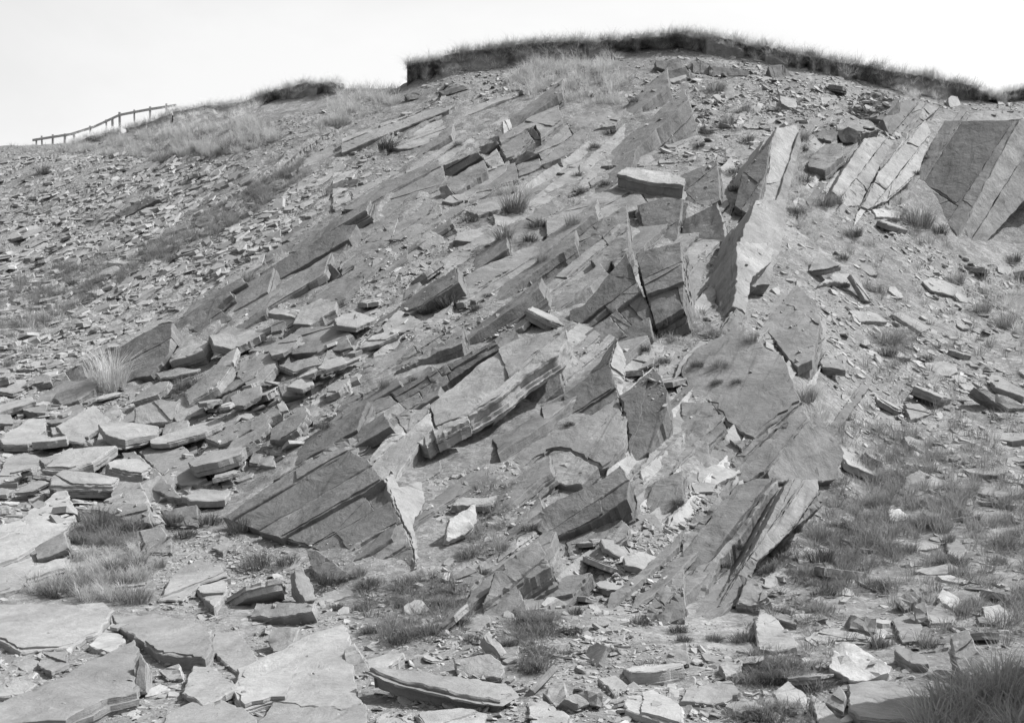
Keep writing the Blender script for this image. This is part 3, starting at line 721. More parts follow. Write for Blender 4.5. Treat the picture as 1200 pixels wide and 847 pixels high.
# ------------------------------------------------------------------ loose slabs traced one by one: (tile, outline, facing, thickness, lift, label or '', short name as landmark)
SL = [
 ('A2', '0,430 370,420 395,440 375,490 355,530 240,585 70,595 -60,535 -60,440', 'F', .13, .15, 'broad flat slab jutting in from the left edge above the lowest long slab', 'the broad flat slab at the left edge'),
 ('A2', '390,470 550,460 690,490 735,510 745,540 725,620 570,610 480,555 430,515', 'T', .12, .3, 'broad smooth slab tilted towards the viewer with a deep shadow under its left edge', 'the broad slab with the deep left shadow'),
 ('A2', '-40,790 150,720 470,555 485,590 470,735 380,760 220,835 -40,860', 'F', .2, .35, 'biggest pointed slab at the bottom left corner with a dark thick front edge', 'the pointed bottom left slab'),
 ('A2', '310,575 400,490 440,560 390,595', 'T', .1, .05, '', ''),
 ('A2', '755,530 830,520 885,590 915,640 850,690 760,610 730,580', 'T', .1, .1, '', ''),
 ('A2', '640,735 690,620 760,660 815,700 830,730 710,785', 'T', .12, .2, 'pale kite shaped slab leaning between the deep shadowed slab and the great smooth slab', 'the pale kite shaped slab'),
 ('A2', '840,660 990,590 1100,520 1200,500 1235,600 1245,700 1262,770 1197,790 960,760 850,795 810,735', 'T', .16, .25, 'great smooth pale slab filling the foreground left of the bench slab', 'the great smooth foreground slab'),
 ('A2', '940,560 950,510 1050,510 1010,600 960,598', 'L', .1, .15, '', ''),
 ('A2', '875,475 900,425 1100,420 1095,460 1000,475', 'L', .14, .15, 'oblong grey slab lying crosswise with a black gap beneath its right end', 'the oblong crosswise slab'),
 ('A2', '555,415 610,320 690,275 770,290 800,330 700,360 640,420', 'T', .1, .05, 'pale rounded slab half buried in light grit left of the upright stone', 'the half buried rounded slab'),
 ('A2', '685,385 720,345 800,340 795,390 750,440', 'T', .1, .08, '', ''),
 ('A2', '740,235 780,190 830,215 780,248', 'T', .09, .05, '', ''),
 ('A2', '490,175 560,150 600,210 600,250 515,250', 'L', .12, .05, '', ''),
 ('A2', '560,100 690,80 695,160 600,150', 'V', .12, .1, '', ''),
 ('A2', '280,110 340,80 520,80 530,150 420,130 330,105', 'L', .15, .15, '', ''),
 ('A2', '120,230 225,175 240,235 130,275', 'L', .12, .1, '', ''),
 ('A2', '90,330 130,290 235,265 225,300 100,340', 'T', .1, .15, '', ''),
 ('A2', '-30,230 40,150 230,20 265,125 230,170 110,235 60,270 -30,300', 'T', .2, .12, 'large dark tilted slab on the left edge with a grassy hollow to its right', 'the large dark tilted slab at the left edge'),
 ('A2', '-20,310 110,265 125,300 70,370 -20,400', 'T', .14, .1, '', ''),
 ('A2', '-20,160 80,130 100,145 -20,215', 'T', .12, .3, '', ''),
 ('A2', '30,60 75,40 75,90 25,100', 'L', .1, .1, '', ''),
 ('A2', '395,0 490,0 530,90 390,100', 'L', .12, .05, '', ''),
 ('A2', '1035,300 1060,300 1100,370 1105,415 1070,415 1040,370', 'R', .12, .2, 'small upright pale stone propped against the foot of the lower left buttress', 'the small upright stone'),
 ('A2', '130,640 150,600 235,595 240,640 180,665', 'T', .1, .05, '', ''),
 ('A2', '-10,720 40,685 130,710 80,745 -10,750', 'T', .1, .1, '', ''),
 ('A2', '470,660 490,600 515,640 515,740 470,745', 'V', .12, .05, '', ''),
 ('A2', '850,500 860,475 915,515 880,535 850,530', 'R', .08, .1, '', ''),
 ('A2', '590,820 720,740 800,770 900,820 900,860 560,860', 'T', .12, .1, '', ''),
 ('A2', '900,850 960,765 1200,795 1280,780 1290,880 900,880', 'T', .12, .1, '', ''),
 ('A2', '555,660 630,640 640,690 590,695', 'L', .1, 0, '', ''),
 ('A2', '640,640 690,625 650,705', 'V', .08, .05, '', ''),
 ('A1', '590,420 625,370 655,320 735,355 710,385 640,410 600,425', 'L', .25, .45, 'pale five sided slab tipped up against the end of the left ledge', 'the five sided slab at the ledge end'),
 ('A1', '755,330 800,295 870,310 882,350 830,342 790,350', 'T', .22, .3, 'thick block with a dark shaded front right of the five sided slab', 'the thick dark fronted block'),
 ('A1', '940,250 960,235 1080,240 1150,265 1080,275', 'F', .1, .3, '', ''),
 ('A1', '880,330 1010,270 1005,287 900,337', 'L', .08, .4, 'narrow plank like slab leaning up to the right among the heaped slabs', 'the narrow plank like slab'),
 ('A1', '830,470 840,420 960,385 965,440 900,512 880,522', 'L', .16, .5, 'bright squarish slab propped steeply in the middle of the slab heap', 'the bright propped slab'),
 ('A1', '970,370 1060,300 1197,295 1240,330 1197,360 1100,390 980,400', 'T', .14, .15, 'wide grey slab lying flat at the top of the slab heap', 'the wide flat slab atop the heap'),
 ('A1', '870,385 900,350 985,345 975,385', 'T', .12, .15, '', ''),
 ('A1', '975,435 1110,400 1125,430 1030,455', 'T', .12, .15, '', ''),
 ('A1', '975,505 1075,490 1070,540 990,545', 'V', .2, .3, '', ''),
 ('A1', '570,590 640,545 710,560 720,600 570,628', 'T', .15, .2, '', ''),
 ('A1', '560,690 580,640 660,625 665,690 580,700', 'L', .15, .2, '', ''),
 ('A1', '400,690 410,640 470,590 540,585 560,600 530,680 460,690', 'T', .15, .25, 'rounded flat slab above the pair of split slabs', 'the rounded flat slab'),
 ('A1', '460,700 500,685 640,715 690,760 725,830 690,850 600,850 510,760', 'T', .15, .4, 'upper of a pair of big split slabs divided by a black gap', 'the upper split slab'),
 ('A1', '430,740 470,735 550,800 640,900 600,900 490,850 430,790', 'L', .15, .4, 'lower of a pair of big split slabs divided by a black gap', 'the lower split slab'),
 ('A1', '325,740 350,660 405,690 410,750', 'T', .12, .15, '', ''),
 ('A1', '350,640 370,590 410,570 430,600 410,650', 'L', .12, .15, '', ''),
 ('A1', '165,635 270,570 300,580 285,625 180,640', 'L', .14, .25, '', ''),
 ('A1', '175,650 260,650 290,680 330,720 230,700 185,690', 'T', .12, .2, '', ''),
 ('A1', '0,700 20,670 100,625 160,620 160,660 110,690 40,715', 'T', .16, .3, '', ''),
 ('A1', '55,570 120,555 165,575 160,605 80,590', 'T', .12, .2, '', ''),
 ('A1', '-20,850 20,760 90,740 160,760 80,820 60,850', 'T', .14, .25, 'large pale slab at the left edge beside the heap of slabs', 'the large pale slab at the left edge'),
 ('A1', '185,745 250,730 300,755 280,775 190,770', 'T', .1, .15, '', ''),
 ('A1', '275,770 290,745 350,740 355,770 320,790', 'T', .1, .3, '', ''),
 ('A1', '720,690 800,650 930,600 990,560 980,600 900,650 850,690 770,710', 'L', .18, .35, 'long curved slab with a black hollow below its lower end', 'the long curved slab'),
 ('A1', '870,780 885,740 960,750 965,790', 'L', .12, .1, '', ''),
 ('A1', '750,580 790,540 840,520 835,550 770,600', 'D', .12, .2, '', ''),
 ('A1', '1110,470 1150,380 1160,393 1120,478', 'R', .08, .4, 'thin dark slab standing on edge beside the pale heap stones', 'the thin slab on edge'),
 ('A1', '1150,385 1200,375 1210,420', 'T', .1, .3, '', ''),
 ('A1', '545,460 630,440 690,450 640,470 560,480', 'T', .12, .2, '', ''),
 ('A1', '700,410 760,365 775,385 720,420', 'T', .1, .2, '', ''),
 ('A1', '340,800 380,770 420,800 430,840 340,850', 'L', .12, .1, '', ''),
 ('A1', '1030,620 1100,570 1140,590 1060,640', 'L', .12, .1, '', ''),
 ('B1', '50,377 110,330 190,310 202,325 130,360', 'T', .09, .45, 'pale flat slab propped over a black gap left of the middle', 'the pale slab over the black gap'),
 ('B1', '140,300 200,240 290,280 220,320 150,320', 'L', .12, .15, '', ''),
 ('B1', '165,215 190,195 225,205 210,225 175,228', 'T', .08, .15, '', ''),
 ('B1', '310,120 350,100 380,130 340,140', 'T', .1, .2, '', ''),
 ('B1', '500,40 550,0 580,20 540,50', 'T', .1, .15, '', ''),
 ('B0', '965,610 1000,585 1130,600 1205,628 1200,650 1085,640', 'F', .55, 1.7, 'thick flat slab perched level on top of the outcrop, overhanging its left side', 'the perched slab'),
 ('B0', '270,330 310,310 350,340 260,345', 'T', .1, .1, '', ''),
 ('B0', '565,425 590,418 600,450 570,470', 'R', .12, .15, 'small bright white stone standing on the slope above the stepped blocks', 'the small white stone'),
 ('C0', '145,330 160,295 180,300 182,345 150,348', 'V', .25, .3, 'small bright boulder on the bare slope below the turf edge', 'the small bright boulder'),
 ('C0', '455,630 470,620 480,645 460,650', 'V', .1, .1, '', ''),
 ('C0', '665,735 700,730 770,745 760,765 680,760', 'T', .12, .1, '', ''),
 ('C0', '490,795 515,790 545,805 520,815', 'T', .12, .2, '', ''),
 ('C1', '440,102 470,40 552,82 500,97', 'L', .14, .4, 'tent shaped slab propped in the stones right of the rock fin', 'the tent shaped slab'),
 ('C1', '475,152 530,110 585,110 592,150 530,142', 'T', .15, .45, '', ''),
 ('C1', '585,115 610,125 662,212 640,202', 'R', .1, .4, 'thin bar of slate sloping down to the right over a dark hollow', 'the thin sloping bar'),
 ('C1', '840,140 870,125 985,160 965,195 870,170', 'T', .12, .25, 'pale oval slab in the grass at the right', 'the pale oval slab'),
 ('C1', '680,100 740,110 762,150 690,117', 'L', .16, .35, '', ''),
 ('C1', '735,255 760,245 872,300 840,317', 'T', .12, .2, '', ''),
 ('C1', '850,255 880,265 950,320 930,325', 'T', .12, .15, '', ''),
 ('C1', '480,420 500,385 570,400 570,450 490,440', 'L', .14, .15, '', ''),
 ('C1', '575,350 600,330 660,340 655,360 590,365', 'T', .1, .2, '', ''),
 ('C1', '920,455 980,470 1040,520 990,520', 'T', .1, .2, '', ''),
 ('C1', '1020,510 1140,545 1210,580 1140,592', 'V', .3, .4, 'long dark fronted ledge slab near the right edge', 'the dark fronted ledge slab'),
 ('C1', '985,555 1020,560 1082,632 1060,632', 'R', .12, .25, '', ''),
 ('C1', '775,570 830,570 872,602 800,622', 'T', .1, .2, '', ''),
 ('C1', '560,510 640,500 652,520 600,527', 'T', .12, .2, '', ''),
 ('C1', '870,700 885,695 922,740 880,742', 'T', .12, .2, '', ''),
 ('C1', '720,490 845,560 842,572 790,552', 'T', .1, .2, '', ''),
 ('C1', '1050,460 1110,470 1200,520 1200,545 1100,510', 'T', .12, .3, '', ''),
 ('C1', '480,300 510,290 515,340 490,335', 'R', .1, .2, '', ''),
 ('C1', '475,325 490,312 525,370 480,380', 'R', .1, .15, '', ''),
 ('C1', '495,215 505,205 532,245 518,245', 'R', .08, .15, '', ''),
 ('C1', '700,640 780,690 760,700 690,655', 'T', .1, .1, '', ''),
 ('C1', '580,240 680,250 720,280 620,280', 'T', .1, .1, '', ''),
 ('B2', '368,205 380,130 470,80 475,140 440,182 376,208', 'R', .2, .4, 'bright thick slab tipped on edge over a black hollow beside the lower left buttress', 'the bright tipped slab'),
 ('B2', '265,172 300,130 332,182 300,196', 'L', .14, .35, '', ''),
 ('B2', '390,82 420,55 540,60 530,82', 'T', .1, .2, '', ''),
 ('B2', '290,45 330,20 400,45 370,55', 'T', .1, .35, '', ''),
 ('B2', '270,240 285,210 300,215 298,280 280,290', 'R', .1, .2, '', ''),
 ('B2', '100,650 150,645 580,710 600,735 560,765 480,755 230,700', 'F', .16, .75, 'long bench like slab raised on small stones in the foreground', 'the long bench slab'),
 ('B2', '235,717 265,720 262,777 240,777', 'V', .14, -.1, 'small square stone propping the middle of the long bench slab', 'the square prop stone'),
 ('B2', '265,772 290,732 315,747 285,792', 'R', .1, -.1, '', ''),
 ('B2', '395,625 520,600 570,640 560,690 410,680', 'L', .15, .1, 'pale slab standing behind the long bench slab', 'the pale slab behind the bench'),
 ('B2', '10,600 45,570 100,660 80,690 25,680', 'L', .18, .05, 'narrow boulder leaning at the left end of the long bench slab', 'the narrow leaning boulder'),
 ('B2', '270,835 260,810 430,795 510,810 500,860 300,870', 'T', .14, .1, '', ''),
 ('B2', '120,830 170,800 260,810 240,860 120,860', 'T', .14, .05, '', ''),
 ('B2', '395,770 460,755 500,770 490,800 420,795', 'L', .12, 0, '', ''),
 ('B2', '705,740 780,700 790,750 750,782', 'L', .2, .15, '', ''),
 ('B2', '780,762 850,725 872,780 830,795', 'R', .25, .2, '', ''),
 ('B2', '815,728 920,740 912,790 872,780 850,730', 'V', .25, .2, '', ''),
 ('B2', '980,750 1100,735 1200,790 1200,860 1000,802', 'T', .14, .1, '', ''),
 ('B2', '650,772 700,762 800,820 780,860 670,860', 'T', .14, .1, '', ''),
 ('B2', '900,690 960,680 1020,720 960,745', 'T', .12, .1, '', ''),
 ('B2', '1145,600 1210,560 1220,640 1140,642', 'L', .18, .1, '', ''),
 ('B2', '500,545 520,520 582,602 562,612', 'R', .12, .1, '', ''),
 ('B2', '230,590 290,580 310,610 260,625', 'T', .15, .15, '', ''),
 ('B2', '580,600 670,598 670,615 590,615', 'T', .1, .15, '', ''),
 ('B2', '590,690 650,670 680,700 610,710', 'L', .12, .05, '', ''),
 ('B2', '930,450 960,420 990,440 950,470', 'L', .1, .1, '', ''),
 ('B2', '970,300 985,280 990,335 972,340', 'R', .1, .1, '', ''),
 ('B2', '600,160 615,150 618,200 600,205', 'R', .08, .15, '', ''),
 ('C2', '190,430 230,330 262,350 302,412 262,432', 'L', .3, .25, 'small triangular boulder against the foot of the smooth rock sheets', 'the triangular boulder'),
 ('C2', '250,490 270,452 322,470 405,560 400,576 300,590 265,582', 'T', .5, .4, 'large pale boulder with a flat sloping top and a black shadowed left side', 'the large pale boulder'),
 ('C2', '250,450 290,440 380,470 400,500 330,480 270,455', 'T', .15, .1, '', ''),
 ('C2', '515,660 535,560 600,570 660,600 732,650 722,672 600,702', 'L', .22, .3, 'brightest broad slab at lower right, nearly white and triangular', 'the brightest triangular slab'),
 ('C2', '450,545 500,520 560,515 650,545 660,560 560,555 480,570', 'T', .14, .1, '', ''),
 ('C2', '570,455 590,445 690,450 682,475', 'T', .15, .35, '', ''),
 ('C2', '588,468 680,478 680,532 585,517', 'V', .35, .25, 'square block with a grey front in the lower right stone pile', 'the square grey block'),
 ('C2', '740,415 800,370 835,402 780,452', 'D', .25, .3, 'grey tilted cube shaped stone in the lower right pile', 'the grey tilted stone'),
 ('C2', '725,332 750,305 805,320 770,352', 'L', .2, .3, '', ''),
 ('C2', '893,402 910,375 972,412 962,452 915,435', 'T', .18, .4, 'nearly white stone on the right of the lower right pile', 'the nearly white stone'),
 ('C2', '735,482 780,465 840,500 830,556 770,562', 'T', .15, .15, '', ''),
 ('C2', '850,470 900,430 960,452 950,500 870,502', 'T', .18, .15, '', ''),
 ('C2', '740,592 750,570 850,610 862,642 810,642', 'L', .15, .4, '', ''),
 ('C2', '935,540 1000,520 1050,620 1080,690 1000,702 960,640', 'D', .2, .3, 'dark leaning slab in the shade at the lower right corner', 'the dark leaning slab'),
 ('C2', '580,702 700,690 820,725 890,765 880,850 620,822 580,800', 'F', .2, .25, 'big smooth slab at the bottom edge, half in shade', 'the half shaded slab'),
 ('C2', '315,740 370,700 430,740 440,790 400,812 340,790', 'T', .14, .1, 'pale many sided slab lying in the dark grass at the bottom', 'the many sided slab in grass'),
 ('C2', '450,740 510,790 575,850 480,860 460,790', 'T', .14, .15, '', ''),
 ('C2', '500,770 550,715 572,750 562,812', 'L', .14, .25, '', ''),
 ('C2', '-10,772 20,720 160,690 202,735 140,772', 'T', .18, .2, 'pale slab at the bottom between the bench slab and the many sided slab', 'the pale bottom slab'),
 ('C2', '125,642 210,625 202,662 150,682', 'T', .22, .3, '', ''),
 ('C2', '140,790 220,760 290,790 200,812', 'T', .12, .15, '', ''),
 ('C2', '920,200 960,195 997,240 970,276 930,250', 'T', .12, .2, 'rounded pale slab alone on the grassy right slope', 'the lone rounded slab'),
 ('C2', '960,160 1005,185 985,202', 'R', .1, .25, '', ''),
 ('C2', '985,100 1010,85 1042,95 1030,122', 'T', .12, .25, '', ''),
 ('C2', '720,100 760,95 802,130 730,142', 'T', .12, .15, '', ''),
 ('C2', '750,220 790,220 775,252', 'T', .1, .2, '', ''),
 ('C2', '675,250 700,255 692,292', 'R', .1, .2, '', ''),
 ('C2', '1115,340 1167,340 1162,372', 'T', .1, .2, '', ''),
 ('C2', '800,660 880,635 892,662 820,682', 'T', .12, .3, '', ''),
 ('C2', '810,430 850,420 862,480 820,502', 'D', .15, .25, '', ''),
 ('C2', '890,640 930,600 950,640 910,670', 'D', .14, .2, '', ''),
 ('C2', '450,620 465,595 485,610 480,635 455,637', 'T', .12, .15, '', ''),
 ('C2', '1050,440 1110,430 1160,470 1120,510 1060,490', 'T', .14, .1, '', ''),
]
BRIGHT = ('brightest broad', 'nearly white', 'small bright', 'bright thick')
things = []      # (object, px centre, label, landmark name, px size, kind)
for i, (tile, s, kind, t, lift, label, lm) in enumerate(SL):
    rg = np.random.default_rng(900 + i * 7)
    poly = px(tile, s)
    mat = M['bright'] if label.startswith(BRIGHT) else M['slab']
    o = solid('slate_stone', poly, kind, mat, rg, t=t * rg.uniform(1.1, 1.5) * (1.35 if tile == 'A2' else 1), lift=lift * (.85 if tile == 'A1' else .95 if tile == 'A2' else .6) + (.1 if tile == 'A2' else .05), pct=8, tree=OB, tilt=rg.normal(0, .05, 2), jit=.018, relief=.6,
              flakes=1 if rg.random() < .35 else 0, nblend=.15)
    if o is None: continue
    c = np.mean(poly, 0); sz = math.sqrt(abs(area2(poly)))
    things.append([o, c, label, lm, sz, 'slab'])
n_traced = len(things)
AB_V = [tuple(v) for v in V.tolist()] + [tuple(v) for v in bvh_v]
AB = BVHTree.FromPolygons(AB_V, quads.tolist() + [tuple(len(V) + i for i in f) for f in bvh_f])

# ------------------------------------------------------------------ scattered loose slabs and scree
def P_(*a): return [tuple(p) for p in a]
SCREE = [
 (P_((-80,640),(300,620),(500,640),(900,740),(1300,700),(1300,900),(-80,900)), 6000, (.03,.1), 0, .3),   # region outline (photo px), chips, size range (m), scatter slabs, tilt
 (P_((0,185),(120,180),(260,185),(350,200),(330,290),(240,330),(100,380),(0,420)), 6800, (.12,.85), 16, .15),
 (P_((-60,420),(90,380),(240,330),(380,190),(480,130),(480,190),(330,300),(200,370),(60,450),(-60,500)), 4200, (.08,.6), 6, .13),
 (P_((-60,470),(60,450),(180,460),(260,430),(290,360),(400,350),(440,400),(400,480),(300,560),(240,600),(120,610),(-60,640)), 3000, (.1,.6), 64, .24),
 (P_((-80,690),(200,690),(320,640),(420,720),(640,740),(800,760),(1000,760),(1300,740),(1300,900),(-80,900)), 5200, (.05,.24), 22, .3),
 (P_((180,600),(330,640),(400,680),(400,720),(180,690)), 1200, (.04,.16), 0, .3),
 (P_((480,80),(800,52),(960,85),(1120,118),(1200,115),(1200,140),(1080,130),(960,140),(800,120),(640,110),(500,130)), 3200, (.1,.5), 8, .28),
 (P_((800,60),(1000,110),(1100,130),(1080,160),(960,170),(850,200),(780,190),(760,100)), 2200, (.1,.6), 8, .3),
 (P_((660,400),(760,400),(820,380),(850,420),(830,500),(700,440),(640,380),(560,400),(500,390),(540,350),(640,330)), 1100, (.06,.28), 6, .3),
 (P_((860,60),(930,170),(880,330),(840,420),(800,330),(820,200)), 1100, (.06,.35), 5, .3),
 (P_((500,560),(600,540),(680,620),(760,660),(780,720),(700,780),(520,760),(440,720),(420,690),(560,640),(500,600)), 2600, (.05,.24), 9, .35),
 (P_((660,640),(760,590),(860,540),(830,620),(740,730),(690,720)), 1400, (.05,.24), 8, .35),
 (P_((870,440),(890,320),(940,200),(1060,240),(1120,330),(1300,330),(1300,760),(1000,760),(880,700),(1000,520),(960,430)), 7600, (.06,.42), 40, .2),
 (P_((1000,250),(1100,330),(1200,420),(1300,420),(1300,300),(1150,310)), 900, (.08,.4), 10, .3),
 (P_((430,300),(540,230),(600,260),(560,360),(440,420),(400,380)), 900, (.08,.35), 10, .35),
 (P_((500,150),(760,130),(900,120),(840,240),(560,330),(480,260)), 700, (.06,.25), 2, .3),
 (P_((-60,150),(200,160),(300,150),(420,110),(470,140),(380,190),(200,185),(-60,200)), 1500, (.08,.35), 0, .25),
]
def rand_in(poly, rg):
    xs = [p[0] for p in poly]; ys_ = [p[1] for p in poly]
    while True:
        p = (rg.uniform(min(xs), max(xs)), rg.uniform(min(ys_), max(ys_)))
        if inpoly(np.array([p[0]]), np.array([p[1]]), poly)[0]: return p
def rand_many(poly, n, rg):
    xs = [p[0] for p in poly]; ys_ = [p[1] for p in poly]; out = np.zeros((0, 2))
    while len(out) < n:
        c = np.stack([rg.uniform(min(xs), max(xs), 2 * n + 8), rg.uniform(min(ys_), max(ys_), 2 * n + 8)], 1)
        out = np.concatenate([out, c[inpoly(c[:, 0], c[:, 1], poly)]])
    return out[:n]

# six-sided slate chip templates
def template(rg):
    a = np.sort(rg.uniform(0, 2 * math.pi, 6)) ; a = .5 * a + .5 * (np.arange(6) * math.pi / 3); r = rg.uniform(.65, 1.1, 6)
    x = np.cos(a) * r * rg.uniform(.8, 1.5); y = np.sin(a) * r * rg.uniform(.5, .9); sh = rg.uniform(-.25, .25, 2); k_ = rg.uniform(.75, 1.0, 6)
    top = np.stack([x * k_ + sh[0] * .3, y * k_ + sh[1] * .3, np.full(6, .5) + rg.normal(0, .06, 6)], 1); bot = np.stack([x, y, np.full(6, -.5)], 1)
    return np.concatenate([top, bot])
TPL = np.array([template(rng) for _ in range(24)])
tpl_loops = list(range(6)) + [11, 10, 9, 8, 7, 6] ; tpl_tot = [6, 6]
for i in range(6):
    j = (i + 1) % 6; tpl_loops += [i, i + 6, j + 6, j]; tpl_tot.append(4)
tpl_loops = np.array(tpl_loops); tpl_tot = np.array(tpl_tot); tpl_st = np.concatenate([[0], np.cumsum(tpl_tot)[:-1]])
CV, CT = [], []
def add_chip(loc, n, size, tilt, rg, thick=None):
    nn = Vector((n.x + rg.normal(0, tilt), n.y + rg.normal(0, tilt), n.z + rg.normal(0, tilt * .4))).normalized()
    e1 = nn.cross(Vector((rg.normal(), rg.normal(), rg.normal()))).normalized()
    if rg.random() < .6:
        e1 = (UPHILL + Vector(rg.normal(0, .35, 3)));  e1 = (e1 - nn * e1.dot(nn)).normalized()
    e2 = nn.cross(e1)
    t = (thick or rg.uniform(.07, .24)) * size * .8
    T_ = TPL[rg.integers(len(TPL))] * np.array([size * .5, size * .5, t])
    R_ = np.array([e1, e2, nn])
    CV.append(T_ @ R_ + np.array(loc + nn * (t * .08))); CT.append(np.full(12, rg.uniform(.19, .33) * (1.25 if rg.random() < .08 else 1)))
fresh = []
for ri, (poly, nch, (smin, smax), nsl, tilt) in enumerate(SCREE):
    rg = np.random.default_rng(50 + ri)
    cand = [(p, *hit(p[0], p[1], AB)) for p in rand_many(poly, int(nch * 1.7), rg)]
    cand = [c_ for c_ in cand if c_[1] is not None and c_[1].y < 82]
    msk = fbm(np.array([c_[1].x for c_ in cand]) / 2.6, np.array([c_[1].y for c_ in cand]) / 3.4, 71, 3)
    for (p, loc, nrm), mk in zip(cand, msk):
        if mk < -.04 and rg.random() < .72: continue
        lt, _ = hit(p[0], p[1]); rock = lt is None or (lt - loc).length > .12
        if rock and (nrm.z < .62 or rg.random() < (.5 if p[0] > 880 and p[1] < 165 else .9 if loc.y > 20.5 else .985)): continue
        n = slope_normal(loc.x, loc.y)
        size = smin * (smax / smin) ** (rg.random() ** 3.2)
        size = max(size, loc.y * .0025)
        add_chip(loc, n, size, tilt, rg)
    for p in rand_many(poly, nsl * 6, rg):
        if nsl <= 0: break
        loc, nrm = hit(p[0], p[1], AB); lt, _ = hit(p[0], p[1])
        if loc is None or lt is None or (lt - loc).length > .1 or not (-5 < p[0] < 1205 and p[1] < 850): continue
        if any(np.hypot(p[0] - c[0], p[1] - c[1]) < (.3 if ri == 3 else .42) * (s_ + 16) for (_, c, _, _, s_, _) in things): continue
        nsl -= 1
        size = (.26 + .75 * rg.random() ** 1.5) * (1.0 if loc.y < 22 else 1.35) * (1.25 if ri == 3 else 1)
        k_ = rg.integers(5, 8); a = np.sort(rg.uniform(0, 6.283, k_)) * .35 + .65 * (np.arange(k_) * 6.283 / k_)
        sx = rg.uniform(.85, 1.35); pl = [(math.cos(t_) * size * .5 * sx * r_, math.sin(t_) * size * .5 * .75 * r_) for t_, r_ in zip(a, rg.uniform(.75, 1.1, k_))]
        t = rg.uniform(.07, .2) * size
        me = rock_mesh(pl, t, rg, .02, .4, 1 if rg.random() < .25 else 0)
        n = slope_normal(loc.x, loc.y); n = (n + Vector(rg.normal(0, tilt * .7, 3))).normalized()
        e1, e2 = frame(n); th = rg.normal(0, .6); e1, e2 = e1 * math.cos(th) + e2 * math.sin(th), e2 * math.cos(th) - e1 * math.sin(th)
        mw = Matrix((e1, e2, n)).transposed().to_4x4(); mw.translation = loc + n * (t * .6 + (rg.uniform(.05, .3) if ri == 3 else 0))
        o = link('slate_stone', me, M['slab']); o.matrix_local = mw
        things.append([o, np.array(p), '', '', size / loc.y * F * .8, 'slab'])
CVa = np.concatenate(CV); nC = len(CV)
loops = (tpl_loops[None, :] + 12 * np.arange(nC)[:, None]).ravel(); st = (tpl_st[None, :] + len(tpl_loops) * np.arange(nC)[:, None]).ravel(); tt = np.tile(tpl_tot, nC)
me = np_mesh('scree', CVa, loops, st, tt, np.concatenate(CT))
tag(link('scree', me, M['chips']), 'loose grey slate chips strewn over the whole hillside', 'scree', kind='stuff')

# ------------------------------------------------------------------ grass
def blades(nb, rad, hgt, width, lean, rg, clump=True):
    """one tuft: curved tapering blades; returns verts, faces(as 3+4+... triangles/quads), tone"""
    Vs, Fs, Ts = [], [], []
    for _ in range(nb):
        a = rg.uniform(0, 6.283); r = rad * math.sqrt(rg.random()); b0 = np.array([math.cos(a) * r, math.sin(a) * r, -.04])
        dirn = a + rg.normal(0, .7); L = hgt * rg.uniform(.55, 1.1); le = lean * rg.uniform(.3, 1.5) * (r / rad * .8 + .35)
        d = np.array([math.cos(dirn), math.sin(dirn), 0]); s = np.array([-d[1], d[0], 0]) * width * rg.uniform(.6, 1.3)
        i0 = len(Vs); tone = rg.random()
        p0 = b0; p1 = b0 + d * L * le * .35 + np.array([0, 0, L * .55]); p2 = b0 + d * L * le + np.array([0, 0, L * (.98 - .3 * le)])
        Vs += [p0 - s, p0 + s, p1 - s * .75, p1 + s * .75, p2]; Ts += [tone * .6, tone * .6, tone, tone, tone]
        Fs += [(i0, i0 + 1, i0 + 3, i0 + 2), (i0 + 2, i0 + 3, i0 + 4)]
    return np.array(Vs), Fs, np.array(Ts)
def tuft_mesh(name, *a):
    v, f, t = blades(*a)
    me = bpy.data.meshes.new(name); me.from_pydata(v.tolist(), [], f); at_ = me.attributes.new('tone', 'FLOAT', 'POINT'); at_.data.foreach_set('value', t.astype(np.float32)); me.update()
    return me
rg = np.random.default_rng(77)
TUFT_D = [tuft_mesh('grass_tuft', 260, .24, .42, .006, .9, rg) for _ in range(4)]
TUFT_P = [tuft_mesh('grass_tuft', 220, .22, .62, .006, .8, rg) for _ in range(4)]
for me in TUFT_D: me.materials.append(M['grass_dark'])
M['grass_soft'] = grass_material('grey_grass', 0.15, 0.34)
for me in TUFT_P: me.materials.append(M['grass_soft'])
TALL = tuft_mesh('grass_tuft', 300, .28, 1.3, .007, .6, rg); TALL.materials.append(M['grass_pale'])
